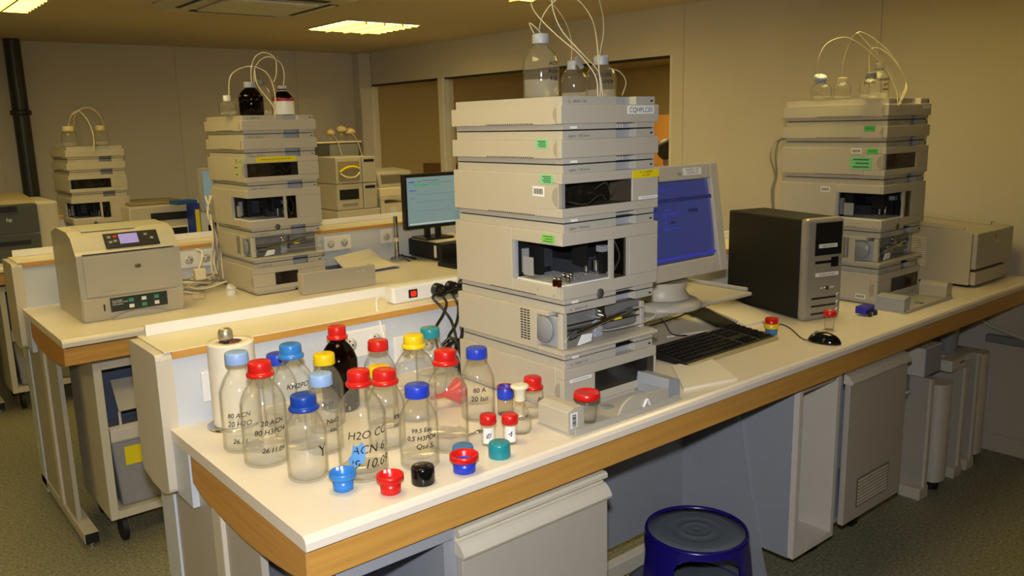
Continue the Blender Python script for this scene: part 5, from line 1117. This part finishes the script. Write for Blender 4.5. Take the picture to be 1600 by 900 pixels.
for a in (.02, .74):
    for b_ in (.02, 1.64): obj('leg', MB().box(a, a + .04, b_, b_ + .04, 0, W + .1095), m_steel, t)
o = obj('orange_cabinet', MB().box(0, .5, 0, 1.0, 0, W + .78).box(-.006, -.0005, .02, .49, .05, W + .75).box(-.006, -.0005, .51, .98, .05, W + .75), m_or, loc=(7.6, 5.9, 0), bevel=.004); tag(o, 'orange cupboard in the next room, seen right of the big stack', 'cabinet')

# ---------------------------------------------------------------- stool
so_ = thing('step_stool', 'dark blue round step stool with a grey ribbed rubber top in the knee space', 'stool', (1.792, 1.375, 0), math.radians(-38))
ob = MB(); n = 240; H_ = .42
def sr(z): return .146 + (.43 - z) * .10
rows = [0.03, .06, .19, .225, .235, .33, .355, .375, .425]
vs = []; fs = []
def hole(a, z):    # four arched openings above the step
    q = (a + PI / 2 + PI / 3) % (2 * PI / 3) - PI / 3
    return abs(q) < .66 and .235 < z < .407 - .035 * (abs(q) / .66) ** 4
zz = [.03 + .004 * k for k in range(100)]
zz = [z_ for z_ in zz if z_ <= .4251]
for th_ in (0, .006):
    for z_ in zz:
        for j in range(n): a = 2 * PI * j / n; vs.append(((sr(z_) - th_) * math.cos(a), (sr(z_) - th_) * math.sin(a), z_))
m_ = len(zz)
for L_i in (0, 1):
    for i in range(m_ - 1):
        for j in range(n):
            a = 2 * PI * (j + .5) / n
            if hole(a, (zz[i] + zz[i + 1]) / 2): continue
            p = L_i * m_ * n; q4 = (p + i * n + j, p + i * n + (j + 1) % n, p + (i + 1) * n + (j + 1) % n, p + (i + 1) * n + j)
            fs.append(q4 if L_i == 0 else q4[::-1])
ob.add(vs, fs, sm=True)
ob.lathe([(sr(.425), .425), (.1445, .430), (.1385, .4305), (.1365, .424)], seg=72, cap=False)
obj('shell', ob, m_navy, so_)
pad = [(1e-4, .424), (.012, .4245), (.014, .4255), (.02, .4245), (.038, .4245), (.041, .4262), (.045, .4262), (.048, .4245), (.075, .4245)]
for k in range(5): pad += [(.077 + k * .004, .4256), (.079 + k * .004, .4245)]
pad += [(.105, .4262), (.109, .4262), (.112, .4245), (.1362, .4245), (.1362, .418), (1e-4, .418)]
obj('rubber_top', MB().lathe(pad, seg=64, cap=False), m_rub, so_)
obj('step_tread', MB().lathe([(1e-4, .232), (.19, .232), (.205, .226), (.205, .215), (1e-4, .215)], seg=64, cap=False), m_rub, so_)
obj('skirt', MB().lathe([(.213, .004), (.214, .03), (.206, .2145), (.199, .2145), (.206, .03), (.205, .004), (.213, .004)], seg=64, cap=False), m_navy, so_)
for k in range(3): a = 2 * PI * k / 3; obj('caster', MB().cyl((.18 * math.cos(a) - .008, .18 * math.sin(a), .012), .012, .016, 12, axis='X'), m_blk, so_)
o = obj('floor_mat', MB().box(-.2, .22, -.15, .12, .0003, .003), m_cap, loc=(2.13, 1.25, 0)); tag(o, 'pale sheet on the floor right of the stool', 'mat')

# ---------------------------------------------------------------- the person beyond the window
pr_ = thing('person', 'dark-haired person in a white coat sitting in the next room behind the stack', 'person', (6.05, 5.05, 0), math.radians(70))
def skin(name, V, Ed, rad, mat, parent, sub=1):
    me = bpy.data.meshes.new(name); me.from_pydata([Vector(v_) for v_ in V], Ed, []); o = bpy.data.objects.new(name, me); COL.objects.link(o); o.parent = parent; me.materials.append(mat)
    sk = o.modifiers.new('skin', 'SKIN'); me.skin_vertices.new() if not me.skin_vertices else None
    for i, r_ in enumerate(rad): me.skin_vertices[0].data[i].radius = (r_, r_) if not isinstance(r_, tuple) else r_
    me.skin_vertices[0].data[0].use_root = True
    s_ = o.modifiers.new('sub', 'SUBSURF'); s_.levels = s_.render_levels = sub; sk.use_smooth_shade = True
    return o
m_skin = pm('skin', (205, 158, 128), .5, var=.03); m_coat = pm('white_coat', (226, 220, 205), .8, var=.02); m_trou = pm('dark_trousers', (50, 52, 62), .8); m_hair = pm('dark_hair', (30, 20, 14), .6, var=.3, scale=60)
V = [(0, 0, .58), (0, .0, .72), (0, .02, .90), (0, .02, 1.05), (0, .01, 1.13), (0, 0, 1.19), (0, -.02, 1.25), (0, -.015, 1.325),
     (.10, -.02, .56), (.13, -.42, .55), (.13, -.44, .12), (.13, -.55, .04), (-.10, -.02, .56), (-.13, -.42, .55), (-.13, -.44, .12), (-.13, -.55, .04),
     (.17, .02, 1.06), (.23, -.02, .82), (.17, -.27, .78), (-.17, .02, 1.06), (-.23, -.02, .82), (-.17, -.27, .78)]
Ed = [(0, 1), (1, 2), (2, 3), (3, 4), (4, 5), (5, 6), (6, 7), (0, 8), (8, 9), (9, 10), (10, 11), (0, 12), (12, 13), (13, 14), (14, 15), (3, 16), (16, 17), (17, 18), (3, 19), (19, 20), (20, 21)]
rad = [(.15, .11), (.13, .10), (.15, .11), (.13, .09), .055, .05, .085, .075, .09, .065, .045, .04, .09, .065, .045, .04, .06, .045, .035, .06, .045, .035]
body = skin('body', V, Ed, rad, m_skin, pr_, 2)
V2 = [V[0], V[1], V[2], (0, .02, 1.12), (.17, .02, 1.09), V[17], (.18, -.22, .785), (-.17, .02, 1.09), V[20], (-.18, -.22, .785)]
skin('coat', V2, [(0, 1), (1, 2), (2, 3), (3, 4), (4, 5), (5, 6), (3, 7), (7, 8), (8, 9)], [(.185, .15), (.165, .13), (.18, .135), (.16, .115), .08, .062, .052, .08, .062, .052], m_coat, pr_, 2)
skin('trousers', [(0, -.01, .57)] + [V[8], V[9], (.13, -.44, .14)] + [V[12], V[13], (-.13, -.44, .14)], [(0, 1), (1, 2), (2, 3), (0, 4), (4, 5), (5, 6)], [(.16, .12), .105, .08, .062, .105, .08, .062], m_trou, pr_, 2)
hq = MB().ball((0, .014, 1.312), .092, 24, sc=(.95, 1.08, 1.10)); obj('hair', hq, m_hair, pr_)
fx = MB(); fx.ball((0, -.108, 1.275), .014, 10, sc=(.8, 1, 1.3)); [fx.ball((s_ * .086, .0, 1.275), .018, 10, sc=(.4, .8, 1.2)) for s_ in (-1, 1)]; obj('nose_and_ears', fx, m_skin, pr_)
fe = MB(); [fe.ball((s_ * .032, -.092, 1.298), .009, 10) for s_ in (-1, 1)]; fe.box(-.022, .022, -.098, -.09, 1.238, 1.244); obj('eyes_and_mouth', fe, m_ink, pr_)
for s_ in (-1, 1):
    for k in range(5):
        a0 = (s_ * .17 + (k - 2) * .014, -.29, .775)
        pts = [a0, (a0[0], -.335 + abs(k - 2) * .006, .772), (a0[0], -.365 + abs(k - 2) * .008, .760)] if k else [(s_ * .17 - s_ * .028, -.275, .775), (s_ * .17 - s_ * .045, -.30, .77), (s_ * .17 - s_ * .046, -.325, .765)]
        obj('finger', MB().tube(pts, .008, 8, sub=3), m_skin, pr_)
t = thing('lab_stool', 'stool under the seated person in the next room', 'stool', (6.05, 5.05, 0), math.radians(70)); obj('seat', MB().cyl((0, -.02, .42), .19, .04, 28), m_blkm, t); obj('post', MB().cyl((0, -.02, .06), .025, .3598, 14), m_ss, t); obj('foot', MB().lathe([(.24, 0), (.24, .02), (.03, .06)], (0, -.02, 0), 28), m_ss, t)
